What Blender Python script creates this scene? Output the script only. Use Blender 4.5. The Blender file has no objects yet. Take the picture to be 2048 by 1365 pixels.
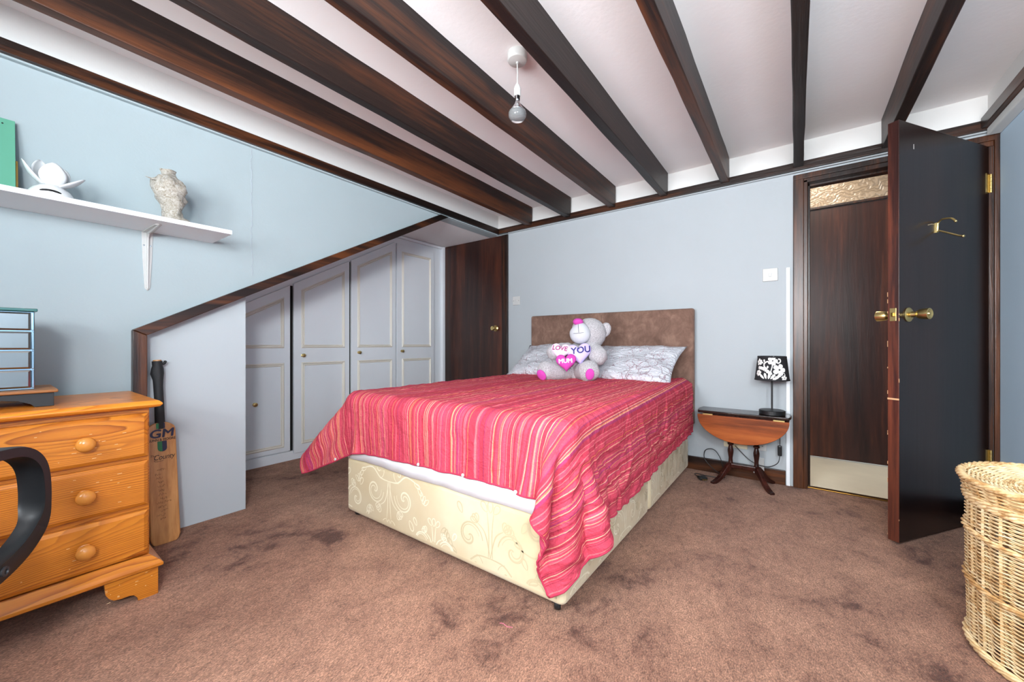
import bpy, bmesh, math, random
import numpy as np
from mathutils import Vector, Matrix, noise as mnoise
S = bpy.context.scene
C = S.collection
R = math.radians
PI = math.pi
random.seed(7)

# ------------------------------------------------------------------ camera, world, light, exposure
cd = bpy.data.cameras.new('camera')
cam = bpy.data.objects.new('camera', cd); C.objects.link(cam)
cam.location = (0, 0, 0.94)
cam.rotation_euler = (R(90), 0, math.atan2(0.5919, 0.8060))
cd.sensor_width = 36.0
cd.lens = 36.0 * 773.0 / 2048.0
cd.shift_y = 5.5 / 2048.0
cd.clip_start = 0.02
S.camera = cam

w = bpy.data.worlds.new('sky'); S.world = w; w.use_nodes = True
bg = w.node_tree.nodes['Background']
bg.inputs[0].default_value = (0.80, 0.90, 1.0, 1); bg.inputs[1].default_value = 1.0

def area(name, loc, target, sx, sy, energy, col):
    l = bpy.data.lights.new(name, 'AREA'); l.shape = 'RECTANGLE'; l.size = sx; l.size_y = sy
    l.energy = energy; l.color = col
    o = bpy.data.objects.new(name, l); C.objects.link(o)
    o.location = loc
    d = Vector(target) - Vector(loc)
    o.rotation_euler = d.to_track_quat('-Z', 'Y').to_euler()
    return o
area('window_daylight', (0.15, -1.06, 1.40), (0.0, 0.10, 3.40), 1.10, 0.80, 80, (0.945, 0.975, 1.0))
area('right_wall_fill_light', (-1.00, -1.06, 1.45), (0.86, 1.3, 1.9), 0.80, 0.80, 52, (0.92, 0.965, 1.0))  # added fill aimed at the right wall; its window is made up
area('side_window_daylight', (0.79, -0.66, 1.70), (-2.8, 1.5, 2.0), 0.30, 0.36, 30, (0.945, 0.975, 1.0))
area('hall_fill_light', (0.10, 3.62, 2.42), (0.10, 3.62, 0), 0.35, 0.35, 7, (1.0, 0.90, 0.76))  # added to brighten the hall; no lamp fitting stands there

S.view_settings.view_transform = 'Standard'
S.view_settings.look = 'None'
S.view_settings.exposure = 0.89
S.view_settings.gamma = 1.0
S.view_settings.use_curve_mapping = False
S.cycles.max_bounces = 10
S.cycles.diffuse_bounces = 7
S.cycles.use_denoising = True

# ------------------------------------------------------------------ materials
def lin(c):
    return tuple(((v/255.0)/12.92 if v/255.0 <= 0.04045 else ((v/255.0+0.055)/1.055)**2.4) for v in c) + (1.0,)
class NT:
    def __init__(self, name):
        self.m = bpy.data.materials.new(name); self.m.use_nodes = True
        self.t = self.m.node_tree; self.b = self.t.nodes['Principled BSDF']
    def n(self, typ, **kw):
        x = self.t.nodes.new(typ)
        for k, v in kw.items():
            if k in x.inputs: x.inputs[k].default_value = v
            else: setattr(x, k, v)
        return x
    def l(self, a, b): self.t.links.new(a, b)
    def set(self, **kw):
        for k, v in kw.items(): self.b.inputs[k.replace('_', ' ')].default_value = v
    def coords(self, scale=(1, 1, 1), kind='Object', rot=(0, 0, 0)):
        tc = self.n('ShaderNodeTexCoord'); mp = self.n('ShaderNodeMapping')
        mp.inputs['Scale'].default_value = scale; mp.inputs['Rotation'].default_value = rot
        self.l(tc.outputs[kind], mp.inputs[0]); return mp.outputs[0]
    def noise(self, vec, scale, detail=4, rough=0.55, dist=0.0):
        x = self.n('ShaderNodeTexNoise'); x.inputs['Scale'].default_value = scale
        x.inputs['Detail'].default_value = detail; x.inputs['Roughness'].default_value = rough
        x.inputs['Distortion'].default_value = dist
        if vec is not None: self.l(vec, x.inputs['Vector'])
        return x.outputs['Fac']
    def ramp(self, fac, stops, interp='LINEAR'):
        x = self.n('ShaderNodeValToRGB'); r = x.color_ramp; r.interpolation = interp
        while len(r.elements) > 1: r.elements.remove(r.elements[-1])
        r.elements[0].position = stops[0][0]; r.elements[0].color = stops[0][1]
        for p, c in stops[1:]:
            e = r.elements.new(p); e.color = c
        self.l(fac, x.inputs[0]); return x.outputs[0]
    def mix(self, fac, a, b, mode='MIX'):
        x = self.n('ShaderNodeMix', data_type='RGBA', blend_type=mode)
        if isinstance(fac, float): x.inputs[0].default_value = fac
        else: self.l(fac, x.inputs[0])
        for i, v in ((6, a), (7, b)):
            if isinstance(v, tuple): x.inputs[i].default_value = v
            else: self.l(v, x.inputs[i])
        return x.outputs[2]
    def math(self, op, a, b=None):
        x = self.n('ShaderNodeMath', operation=op)
        for i, v in ((0, a), (1, b)):
            if v is None: continue
            if isinstance(v, (int, float)): x.inputs[i].default_value = v
            else: self.l(v, x.inputs[i])
        return x.outputs[0]
    def bump(self, h, strength=0.3, dist=0.01):
        x = self.n('ShaderNodeBump'); x.inputs['Strength'].default_value = strength
        x.inputs['Distance'].default_value = dist
        self.l(h, x.inputs['Height']); self.l(x.outputs[0], self.b.inputs['Normal'])
    def col(self, c): self.l(c, self.b.inputs['Base Color'])

def paint(name, c, rough=0.75, bump=0.12, scale=60, var=0.05, spec=0.3):
    n = NT(name); n.set(Roughness=rough); n.b.inputs['Specular IOR Level'].default_value = spec
    v = n.coords()
    f = n.noise(v, 2.2, 3)
    c1 = lin(c); c0 = tuple(x*(1-var) for x in c1[:3]) + (1,)
    n.col(n.ramp(f, [(0.35, c0), (0.65, c1)]))
    n.bump(n.noise(v, scale, 4), bump, 0.004)
    return n.m
def plain(name, c, rough=0.5, metal=0.0, spec=0.5, bump=0, scale=80):
    n = NT(name); n.set(Base_Color=lin(c), Roughness=rough, Metallic=metal)
    n.b.inputs['Specular IOR Level'].default_value = spec
    if bump: n.bump(n.noise(n.coords(), scale, 4), bump, 0.003)
    return n.m
def wood(name, cols, axis, rough=0.35, stretch=14.0, scale=9.0, bump=0.2, fine=1.0, spec=0.5, knots=False):
    n = NT(name)
    sc = [stretch, stretch, stretch]; sc[axis] = 1.0
    v = n.coords(tuple(x/stretch for x in sc))
    f1 = n.noise(v, scale*0.55, 5, 0.6, 0.6)
    f2 = n.noise(v, scale*5, 4, 0.65, 0.2)
    f = n.math('ADD', n.math('MULTIPLY', f1, 0.72), n.math('MULTIPLY', f2, 0.28*fine))
    st = [(0.36, lin(cols[0])), (0.49, lin(cols[1])), (0.64, lin(cols[2]))]
    c = n.ramp(f, st)
    if knots:
        sc2 = [1.0, 1.0, 1.0]; sc2[axis] = 0.42
        kn = n.n('ShaderNodeTexVoronoi'); kn.inputs['Scale'].default_value = 5.0; n.l(n.coords(tuple(sc2)), kn.inputs['Vector'])
        kf = n.ramp(kn.outputs['Distance'], [(0.05, (1, 1, 1, 1)), (0.16, (0, 0, 0, 1))])
        c = n.mix(n.math('MULTIPLY', kf, 0.7), c, lin(tuple(v*0.45 for v in cols[0])))
    n.col(c)
    n.set(Roughness=rough); n.b.inputs['Specular IOR Level'].default_value = spec
    n.bump(f2, bump, 0.004)
    return n.m
def pine(name, axis, light=1.0):
    n = NT(name)
    sc = [1.0, 1.0, 1.0]; sc[axis] = 0.16
    n1 = n.noise(n.coords(tuple(sc)), 4.6, 1.0, 0.45)
    n2 = n.noise(n.coords(tuple(sc)), 30, 2.0, 0.5)
    sp = n.n('ShaderNodeSeparateXYZ'); n.l(n.coords(), sp.inputs[0])
    z = n.math('ADD', sp.outputs[2], n.math('MULTIPLY', sp.outputs[0], 0.6)) if axis != 2 else sp.outputs[1]
    ph = n.math('ADD', n.math('ADD', n.math('MULTIPLY', z, 95.0), n.math('MULTIPLY', n1, 42.0)), n.math('MULTIPLY', n2, 1.3))
    fr = n.math('FRACT', ph)
    sc[axis] = 0.03
    fine = n.noise(n.coords(tuple(sc)), 260, 3, 0.6)
    k = lambda c: lin(tuple(min(255, x*light) for x in c))
    a = n.ramp(fr, [(0.0, k((206, 130, 40))), (0.45, k((196, 116, 32))), (0.76, k((168, 88, 20))), (0.93, k((126, 58, 12))), (1.0, k((198, 120, 36)))])
    big = n.noise(n.coords(tuple(sc)), 9.0, 3)
    b = n.mix(n.ramp(big, [(0.35, (0.10, 0.10, 0.10, 1)), (0.65, (0.55, 0.55, 0.55, 1))]), a, k((204, 126, 38)))
    c = n.mix(0.35, b, n.ramp(fine, [(0.3, (0.72, 0.66, 0.6, 1)), (0.7, (1.1, 1.1, 1.1, 1))]), 'MULTIPLY')
    kn = n.n('ShaderNodeTexVoronoi'); kn.inputs['Scale'].default_value = 3.6
    n.l(n.coords(tuple(0.6 if i == axis else 1.0 for i in range(3))), kn.inputs['Vector'])
    kf = n.ramp(kn.outputs['Distance'], [(0.03, (1, 1, 1, 1)), (0.075, (0, 0, 0, 1))])
    n.col(n.mix(n.math('MULTIPLY', kf, 0.75), c, k((104, 48, 18))))
    n.set(Roughness=0.32); n.bump(fine, 0.06, 0.002)
    return n.m

M = {}
M['wallDimmed'] = paint('wall_paint_dimmed', (172, 178, 182), 0.7, 0.10, 90, 0.03)  # same wall paint, lowered to even out light on the back wall
M['wallBrightened'] = paint('wall_paint_brightened', (204, 226, 244), 0.7, 0.10, 90, 0.03)  # wall paint made paler and bluer, standing in for light on the right wall
M['wall'] = paint('wall_paint', (164, 177, 181), 0.7, 0.10, 90, 0.03)
M['ceiling'] = paint('ceiling_paint', (241, 239, 239), 0.8, 0.16, 45, 0.04)
M['cove'] = paint('white_cove_paint', (222, 222, 220), 0.7, 0.1, 60, 0.03)
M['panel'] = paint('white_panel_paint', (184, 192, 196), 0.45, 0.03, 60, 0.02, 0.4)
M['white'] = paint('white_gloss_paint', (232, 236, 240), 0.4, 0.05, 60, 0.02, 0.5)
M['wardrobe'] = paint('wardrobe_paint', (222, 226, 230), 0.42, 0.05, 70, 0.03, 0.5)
M['bead'] = paint('beading_paint', (228, 222, 210), 0.4, 0.05, 70, 0.02, 0.5)
dk = [(22, 12, 9), (44, 24, 17), (92, 50, 26)]
M['beam'] = wood('dark_stained_beam_wood', [(15, 9, 8), (34, 20, 15), (92, 50, 25)], 1, 0.45, 18, 9, 0.45, 1.0, 0.4, True)
M['trimY'] = wood('dark_stained_trim_wood_lengthwise', [(14, 8, 6), (36, 19, 12), (98, 54, 26)], 1, 0.33, 16, 10, 0.4)
M['trimX'] = wood('dark_stained_trim_wood_crosswise', [(14, 8, 6), (36, 19, 12), (98, 54, 26)], 0, 0.33, 16, 10, 0.4)
M['trimZ'] = wood('dark_stained_trim_wood_upright', [(14, 8, 6), (36, 19, 12), (98, 54, 26)], 2, 0.33, 16, 10, 0.4)
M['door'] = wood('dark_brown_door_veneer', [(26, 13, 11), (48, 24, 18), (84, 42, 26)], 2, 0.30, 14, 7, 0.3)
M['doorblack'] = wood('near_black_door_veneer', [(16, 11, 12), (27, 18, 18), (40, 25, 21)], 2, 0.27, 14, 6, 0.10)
M['dooredge'] = wood('red_brown_door_edge', [(30, 13, 12), (50, 23, 19), (116, 58, 38)], 2, 0.35, 16, 9, 0.3)
M['halldoor'] = wood('hall_door_veneer', [(30, 13, 10), (52, 25, 18), (92, 48, 30)], 2, 0.38, 14, 7, 0.22, spec=0.3)
M['pine'] = pine('orange_pine', 1)
M['pineTop'] = pine('lighter_pine_top', 1, 1.12)  # the same pine, mixed slightly lighter for the chest top
M['knob'] = plain('turned_pine_knob', (206, 134, 58), 0.22, bump=0.05, scale=30)
M['brass'] = plain('brass', (214, 190, 128), 0.30, 1.0)
M['brassDark'] = plain('aged_brass', (150, 112, 52), 0.3, 1.0)
M['black'] = plain('black_plastic', (26, 27, 29), 0.42)
M['blackRubber'] = plain('black_rubber', (30, 31, 33), 0.7, bump=0.2, scale=200)
M['greyPlastic'] = plain('dark_grey_plastic', (42, 43, 46), 0.45, bump=0.25, scale=300)
M['fabricDark'] = plain('black_chair_fabric', (38, 38, 42), 0.85, bump=0.4, scale=400)
M['plastic'] = plain('white_plastic', (192, 192, 190), 0.35)
M['creamPlastic'] = plain('cream_plastic', (226, 216, 186), 0.4)
M['ceramic'] = plain('white_glazed_ceramic', (212, 216, 218), 0.12)
M['chrome'] = plain('chrome', (200, 202, 205), 0.15, 1.0)
M['mahog'] = wood('mahogany_leaf', [(98, 44, 18), (146, 72, 30), (176, 96, 44)], 0, 0.28, 12, 12, 0.05)
M['mahogDark'] = wood('dark_mahogany', [(28, 12, 10), (54, 22, 17), (82, 36, 26)], 2, 0.22, 8, 10, 0.08)
M['tabletop'] = wood('dark_polished_table_top', [(24, 16, 15), (40, 26, 22), (58, 38, 30)], 0, 0.16, 12, 10, 0.03)
M['greenCard'] = plain('sea_green_board', (92, 160, 134), 0.6)
M['brownCard'] = plain('brown_board', (120, 92, 30), 0.6)
M['lino'] = paint('beige_hall_floor', (240, 230, 208), 0.55, 0.2, 40, 0.12)
M['hallpaper'] = paint('hall_paint', (196, 186, 172), 0.7, 0.2, 40, 0.05)
M['pinkPlush'] = plain('pink_plush', (200, 66, 166), 0.85, bump=0.5, scale=300)
M['lilac'] = plain('lilac_satin', (204, 188, 240), 0.55, bump=0.2, scale=120)
M['palePink'] = plain('pale_pink_satin', (240, 214, 234), 0.55, bump=0.2, scale=120)
M['navy'] = plain('navy_print', (44, 40, 120), 0.6)
M['plum'] = plain('plum_print', (166, 60, 120), 0.6)
M['whitePrint'] = plain('white_print', (246, 240, 248), 0.6)
M['stitch'] = plain('grey_stitching', (120, 116, 120), 0.8)
M['muzzle'] = plain('white_short_plush', (196, 198, 204), 0.85, bump=0.25, scale=150)
M['inkNavy'] = plain('navy_decal', (28, 24, 62), 0.5)
M['inkGreen'] = plain('green_decal', (20, 112, 62), 0.5)
M['ink'] = plain('dark_ink', (52, 34, 26), 0.6)
M['inkFaint'] = plain('faded_pen', (146, 104, 66), 0.7)
M['shadeBlack'] = plain('black_shade_fabric', (28, 27, 31), 0.8)
M['shadeWhite'] = plain('white_shade_print', (236, 234, 230), 0.75)
M['sheet'] = plain('white_cotton_sheet', (238, 240, 246), 0.8, bump=0.25, scale=25)
M['crackM'] = plain('paint_crack', (164, 172, 180), 0.8)
M['gapShade'] = plain('painted_gap_shade', (14, 10, 9), 0.9)  # near-black colour painted in for the shade inside gaps and openings

def carpet():
    n = NT('brown_carpet'); v = n.coords()
    a = n.noise(v, 1.3, 4, 0.6, 0.5)
    b = n.noise(n.coords((1, 0.8, 1), rot=(0, 0, R(40))), 6.5, 5, 0.68, 0.35)
    f = n.noise(n.coords((1.0, 0.55, 1), rot=(0, 0, R(52))), 250, 3, 0.75)
    base = n.ramp(n.math('ADD', n.math('MULTIPLY', a, 0.5), n.math('MULTIPLY', b, 0.5)),
                  [(0.385, lin((92, 56, 42))), (0.455, lin((148, 107, 86))), (0.60, lin((176, 132, 107)))])
    g = n.ramp(f, [(0.30, (0.36, 0.34, 0.33, 1)), (0.5, (0.9, 0.9, 0.9, 1)), (0.70, (1.8, 1.76, 1.72, 1))])
    f2 = n.noise(n.coords((1.0, 0.6, 1), rot=(0, 0, R(52))), 55, 5, 0.75, 0.4)
    g2 = n.ramp(f2, [(0.32, (0.62, 0.60, 0.58, 1)), (0.5, (1.0, 1.0, 1.0, 1)), (0.68, (1.22, 1.22, 1.22, 1))])
    n.col(n.mix(1.0, n.mix(1.0, base, g, 'MULTIPLY'), g2, 'MULTIPLY'))
    n.set(Roughness=0.95); n.b.inputs['Specular IOR Level'].default_value = 0.1
    n.b.inputs['Sheen Weight'].default_value = 0.12
    n.bump(f, 0.7, 0.008)
    return n.m
M['carpet'] = carpet()
def stripes():
    n = NT('striped_cotton')
    uv = n.n('ShaderNodeUVMap'); sp = n.n('ShaderNodeSeparateXYZ'); n.l(uv.outputs[0], sp.inputs[0])
    x = sp.outputs[0]
    def rnd(k, off):
        q = n.math('FLOOR', n.math('MULTIPLY', n.math('ADD', x, off), k))
        wn = n.n('ShaderNodeTexWhiteNoise', noise_dimensions='1D'); n.l(q, wn.inputs['W']); return wn.outputs['Value']
    coral, crim, purp = lin((204, 62, 86)), lin((190, 44, 72)), lin((150, 46, 104))
    salm, cream, dark = lin((236, 126, 128)), lin((248, 190, 152)), lin((150, 28, 58))
    org = lin((240, 142, 84))
    A = n.ramp(rnd(92, 0.0), [(0, lin((188, 46, 70))), (0.40, coral), (0.80, lin((210, 74, 98))), (0.93, lin((174, 48, 98)))], 'CONSTANT')
    B = n.ramp(rnd(300, 0.37), [(0, (0, 0, 0, 1)), (0.71, (1, 1, 1, 1))], 'CONSTANT')
    Bc = n.ramp(rnd(300, 5.11), [(0, salm), (0.30, cream), (0.50, org), (0.64, dark), (0.80, purp), (0.93, cream)], 'CONSTANT')
    c = n.mix(n.math('MULTIPLY', B, 0.66), A, Bc)
    wv = n.noise(n.coords((1, 1, 1)), 260, 2)
    c = n.mix(0.14, c, lin((176, 112, 118)))
    n.col(n.mix(0.25, c, n.ramp(wv, [(0.3, (0.6, 0.6, 0.6, 1)), (0.7, (1.15, 1.15, 1.15, 1))]), 'MULTIPLY'))
    n.set(Roughness=0.85); n.b.inputs['Specular IOR Level'].default_value = 0.15
    f1 = n.noise(n.coords((1, 1, 1)), 16, 6, 0.62, 1.4)
    f2 = n.noise(n.coords((1.0, 1, 1)), 52, 4, 0.6, 1.0)
    n.bump(n.math('ADD', f1, n.math('MULTIPLY', f2, 0.35)), 0.55, 0.022)
    return n.m
M['stripes'] = stripes()
def printed_cotton():
    n = NT('white_branch_print_cotton'); v = n.coords()
    d = n.n('ShaderNodeTexNoise'); d.inputs['Scale'].default_value = 14; n.l(v, d.inputs['Vector'])
    vv = n.n('ShaderNodeMix', data_type='VECTOR'); vv.inputs[0].default_value = 0.06
    n.l(v, vv.inputs[4]); n.l(d.outputs['Color'], vv.inputs[5])
    vo = n.n('ShaderNodeTexVoronoi', feature='DISTANCE_TO_EDGE'); vo.inputs['Scale'].default_value = 17
    n.l(vv.outputs[1], vo.inputs['Vector'])
    ln = n.ramp(vo.outputs['Distance'], [(0.022, (1, 1, 1, 1)), (0.05, (0, 0, 0, 1))])
    msk = n.ramp(n.noise(v, 9, 3), [(0.48, (0, 0, 0, 1)), (0.56, (1, 1, 1, 1))])
    dots = n.n('ShaderNodeTexVoronoi'); dots.inputs['Scale'].default_value = 75; n.l(v, dots.inputs['Vector'])
    dt = n.ramp(dots.outputs['Distance'], [(0.20, (1, 1, 1, 1)), (0.28, (0, 0, 0, 1))])
    msk2 = n.ramp(n.noise(v, 15, 3), [(0.44, (0, 0, 0, 1)), (0.52, (1, 1, 1, 1))])
    base = n.mix(n.math('MULTIPLY', n.math('MULTIPLY', ln, msk), 0.55), lin((214, 216, 223)), lin((122, 56, 78)))
    n.col(n.mix(n.math('MULTIPLY', n.math('MULTIPLY', dt, msk2), 0.7), base, lin((150, 60, 88))))
    n.set(Roughness=0.8)
    n.bump(n.noise(n.coords((1, 2.4, 1)), 13, 5, 0.6, 1.6), 0.9, 0.035)
    return n.m
M['pillow'] = printed_cotton()
def damask():
    n = NT('cream_divan_ticking'); v = n.coords()
    f = n.noise(v, 3.0, 4)
    n.col(n.ramp(f, [(0.3, lin((204, 185, 146))), (0.55, lin((212, 197, 163))), (0.75, lin((218, 207, 178)))]))
    n.set(Roughness=0.5); n.b.inputs['Sheen Weight'].default_value = 0.2
    n.bump(n.noise(n.coords((1, 1, 0.25)), 26, 3), 0.25, 0.006)
    return n.m
M['divan'] = damask()
M['damaskLight'] = plain('pale_damask_thread', (238, 230, 206), 0.45)
M['damaskGrey'] = plain('grey_damask_thread', (196, 182, 148), 0.5)
def suede():
    n = NT('brown_faux_suede'); v = n.coords()
    f = n.noise(v, 5.0, 6, 0.65, 0.8); g = n.noise(n.coords((1, 1, 0.6)), 18, 5, 0.7, 1.0)
    n.col(n.ramp(n.math('ADD', n.math('MULTIPLY', f, 0.6), n.math('MULTIPLY', g, 0.4)),
                 [(0.32, lin((92, 70, 60))), (0.5, lin((118, 92, 80))), (0.68, lin((150, 120, 104)))]))
    n.set(Roughness=0.95); n.b.inputs['Specular IOR Level'].default_value = 0.1
    n.b.inputs['Sheen Weight'].default_value = 0.15
    n.bump(n.noise(v, 300, 2), 0.2, 0.003)
    return n.m
M['suede'] = suede()
def fur():
    n = NT('grey_plush_fur'); v = n.coords()
    f = n.noise(v, 150, 4, 0.7)
    n.col(n.ramp(f, [(0.3, lin((146, 142, 145))), (0.52, lin((196, 192, 195))), (0.7, lin((220, 217, 219)))]))
    n.set(Roughness=0.95); n.b.inputs['Sheen Weight'].default_value = 0.25
    n.b.inputs['Specular IOR Level'].default_value = 0.1
    n.bump(f, 0.9, 0.008)
    return n.m
M['fur'] = fur()
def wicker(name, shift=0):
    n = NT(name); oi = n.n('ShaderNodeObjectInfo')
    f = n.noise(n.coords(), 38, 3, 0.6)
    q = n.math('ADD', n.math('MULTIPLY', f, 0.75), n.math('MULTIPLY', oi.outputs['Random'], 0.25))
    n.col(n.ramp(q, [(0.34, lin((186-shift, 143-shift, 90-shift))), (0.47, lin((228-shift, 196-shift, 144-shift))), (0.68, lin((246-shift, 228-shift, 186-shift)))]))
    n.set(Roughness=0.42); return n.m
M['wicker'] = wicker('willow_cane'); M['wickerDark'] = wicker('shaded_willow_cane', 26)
def batwood():
    n = NT('willow_bat_blade'); v = n.coords((1, 1, 0.06))
    f = n.noise(v, 60, 4, 0.6, 0.4); g = n.noise(n.coords(), 7, 4)
    n.col(n.mix(n.math('MULTIPLY', g, 0.5), n.ramp(f, [(0.3, lin((176, 120, 66))), (0.6, lin((212, 158, 98)))]), lin((160, 104, 58))))
    n.set(Roughness=0.4); return n.m
M['bat'] = batwood()
def crumpled():
    n = NT('clear_wrapped_plaster'); v = n.coords()
    f = n.noise(v, 55, 6, 0.7, 2.0)
    n.col(n.ramp(f, [(0.30, lin((128, 108, 82))), (0.46, lin((188, 180, 166))), (0.7, lin((222, 218, 212)))]))
    n.set(Roughness=0.22); n.bump(f, 0.9, 0.012); return n.m
M['wrap'] = crumpled()
def mirror():
    n = NT('mirror_glass'); n.set(Base_Color=(0.25, 0.255, 0.25, 1), Metallic=1.0, Roughness=0.16); return n.m
M['mirror'] = mirror()
M['mirrorEdge'] = plain('bevelled_mirror_edge', (150, 174, 190), 0.12, 0.9)
M['greenGlass'] = plain('green_glass_edge', (24, 84, 78), 0.08, 0.0, 0.8)
def obscure():
    n = NT('obscure_patterned_glass'); v = n.coords((1, 1, 1))
    wv = n.n('ShaderNodeTexWave', wave_type='BANDS', bands_direction='Z'); wv.inputs['Scale'].default_value = 9
    wv.inputs['Distortion'].default_value = 16; wv.inputs['Detail'].default_value = 2; wv.inputs['Detail Scale'].default_value = 1.6
    n.l(v, wv.inputs['Vector'])
    n.col(n.ramp(wv.outputs['Fac'], [(0.2, lin((138, 121, 102))), (0.8, lin((156, 138, 117)))]))
    n.set(Roughness=0.25); n.bump(wv.outputs['Fac'], 0.45, 0.006); return n.m
M['obscure'] = obscure()
def bulbglass():
    n = NT('clear_bulb_glass'); n.set(Base_Color=(0.95, 0.96, 0.97, 1), Roughness=0.04)
    n.b.inputs['Transmission Weight'].default_value = 0.85; n.b.inputs['IOR'].default_value = 1.3; return n.m
M['bulb'] = bulbglass()

# ------------------------------------------------------------------ geometry helpers
def xf(loc=(0, 0, 0), rot=(0, 0, 0), scale=(1, 1, 1)):
    from mathutils import Euler
    return Matrix.LocRotScale(Vector(loc), Euler(rot), Vector(scale))
class MB:
    def __init__(self): self.b = bmesh.new()
    def box(self, x0, x1, y0, y1, z0, z1, m=None):
        vs = [self.b.verts.new((x, y, z)) for z in (z0, z1) for x, y in ((x0, y0), (x1, y0), (x1, y1), (x0, y1))]
        for f in ((3, 2, 1, 0), (4, 5, 6, 7), (0, 1, 5, 4), (1, 2, 6, 5), (2, 3, 7, 6), (3, 0, 4, 7)):
            self.b.faces.new([vs[i] for i in f])
        if m is not None:
            for v in vs: v.co = m @ v.co
        return self
    def prism(self, pts, axis, a0, a1, m=None):
        # pts are in the two axes other than `axis`, in order
        def mk(p, a):
            q = [0, 0, 0]; o = [i for i in range(3) if i != axis]
            q[o[0]], q[o[1]], q[axis] = p[0], p[1], a; return q
        A = [self.b.verts.new(mk(p, a0)) for p in pts]; B = [self.b.verts.new(mk(p, a1)) for p in pts]
        fs = [self.b.faces.new(A[::-1]), self.b.faces.new(B)]
        n = len(pts)
        for i in range(n): fs.append(self.b.faces.new([A[i], A[(i+1) % n], B[(i+1) % n], B[i]]))
        if m is not None:
            for v in A+B: v.co = m @ v.co
        return self
    def tube(self, pts, r, segs=8, closed=False, caps=True, flat=1.0, up=None):
        pts = [Vector(p) for p in pts]; n = len(pts); rings = []
        rr = r if isinstance(r, (list, tuple)) else [r]*n
        prev = None
        for i, p in enumerate(pts):
            a = pts[i-1] if (i > 0 or closed) else pts[0]
            b = pts[(i+1) % n] if (i < n-1 or closed) else pts[-1]
            t = (b-a).normalized()
            if up is not None: x = Vector(up).cross(t)
            elif prev is None:
                x = Vector((0, 0, 1)).cross(t)
                if x.length < 1e-3: x = Vector((1, 0, 0)).cross(t)
            else: x = prev - t*prev.dot(t)
            if x.length < 1e-6: x = Vector((1, 0, 0))
            x.normalize(); prev = x; y = t.cross(x)
            rings.append([self.b.verts.new(p + x*rr[i]*math.cos(2*PI*k/segs) + y*rr[i]*flat*math.sin(2*PI*k/segs)) for k in range(segs)])
        for i in range(n if closed else n-1):
            A, B = rings[i], rings[(i+1) % n]
            for k in range(segs): self.b.faces.new([A[k], A[(k+1) % segs], B[(k+1) % segs], B[k]])
        if caps and not closed:
            self.b.faces.new(rings[0][::-1]); self.b.faces.new(rings[-1])
        return self
    def lathe(self, prof, segs=24, m=None, fn=None):
        rings = []; new = []
        for r, z in prof:
            if r < 1e-6: v = self.b.verts.new((0, 0, z)); rings.append([v]); new.append(v); continue
            ring = []
            for k in range(segs):
                a = 2*PI*k/segs; q = r*(fn(a, z) if fn else 1.0)
                ring.append(self.b.verts.new((q*math.cos(a), q*math.sin(a), z)))
            rings.append(ring); new += ring
        for A, B in zip(rings, rings[1:]):
            for k in range(segs):
                k2 = (k+1) % segs
                if len(A) == 1 and len(B) == 1: continue
                if len(A) == 1: self.b.faces.new([A[0], B[k2], B[k]])
                elif len(B) == 1: self.b.faces.new([A[k], A[k2], B[0]])
                else: self.b.faces.new([A[k], A[k2], B[k2], B[k]])
        for e in (0, -1):
            if len(rings[e]) > 2:
                self.b.faces.new(rings[e] if e else rings[e][::-1])
        if m is not None:
            for v in new: v.co = m @ v.co
        return self
    def ball(self, c, r, rot=(0, 0, 0), segs=24, rings=14, fn=None):
        m = xf(c, rot, r if isinstance(r, (tuple, list)) else (r, r, r)); new = []
        rs = []
        for i in range(rings+1):
            t = PI*i/rings
            if i in (0, rings): v = self.b.verts.new((0, 0, math.cos(t))); rs.append([v]); new.append(v)
            else:
                ring = [self.b.verts.new((math.sin(t)*math.cos(2*PI*k/segs), math.sin(t)*math.sin(2*PI*k/segs), math.cos(t))) for k in range(segs)]
                rs.append(ring); new += ring
        for A, B in zip(rs, rs[1:]):
            for k in range(segs):
                k2 = (k+1) % segs
                if len(A) == 1: self.b.faces.new([A[0], B[k], B[k2]])
                elif len(B) == 1: self.b.faces.new([A[k], B[0], A[k2]])
                else: self.b.faces.new([A[k], B[k], B[k2], A[k2]])
        for v in new:
            if fn: v.co = fn(v.co)
            v.co = m @ v.co
        return self
    def poly(self, pts):
        self.b.faces.new([self.b.verts.new(p) for p in pts]); return self
    def build(self, name, mat, parent=None, bevel=0, smooth=None, segs=2, recalc=True):
        me = bpy.data.meshes.new(name)
        if recalc: bmesh.ops.recalc_face_normals(self.b, faces=self.b.faces)
        self.b.to_mesh(me); self.b.free()
        return link(name, me, mat, parent, bevel, smooth, segs)
def link(name, me, mat, parent=None, bevel=0, smooth=None, segs=2):
    me.materials.append(M[mat] if isinstance(mat, str) else mat)
    if smooth is not None:
        me.polygons.foreach_set('use_smooth', [True]*len(me.polygons))
        if smooth < 179: me.set_sharp_from_angle(angle=R(smooth))
    o = bpy.data.objects.new(name, me); C.objects.link(o)
    if parent is not None: o.parent = parent
    if bevel:
        b = o.modifiers.new('bevel', 'BEVEL'); b.width = bevel; b.segments = segs; b.limit_method = 'ANGLE'; b.angle_limit = R(40)
    return o
def thing(name, label, cat, loc=(0, 0, 0), rot=(0, 0, 0), group=None):
    o = bpy.data.objects.new(name, None); C.objects.link(o); o.empty_display_size = 0.1
    o.location = loc; o.rotation_euler = rot
    return tag(o, label, cat, group)
def tag(o, label, cat, group=None):
    o['label'] = label; o['category'] = cat
    if group: o['group'] = group
    return o
def struct(o): o['kind'] = 'structure'; return o
def bx(name, mat, x0, x1, y0, y1, z0, z1, parent=None, bevel=0):
    return MB().box(x0, x1, y0, y1, z0, z1).build(name, mat, parent, bevel)
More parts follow.
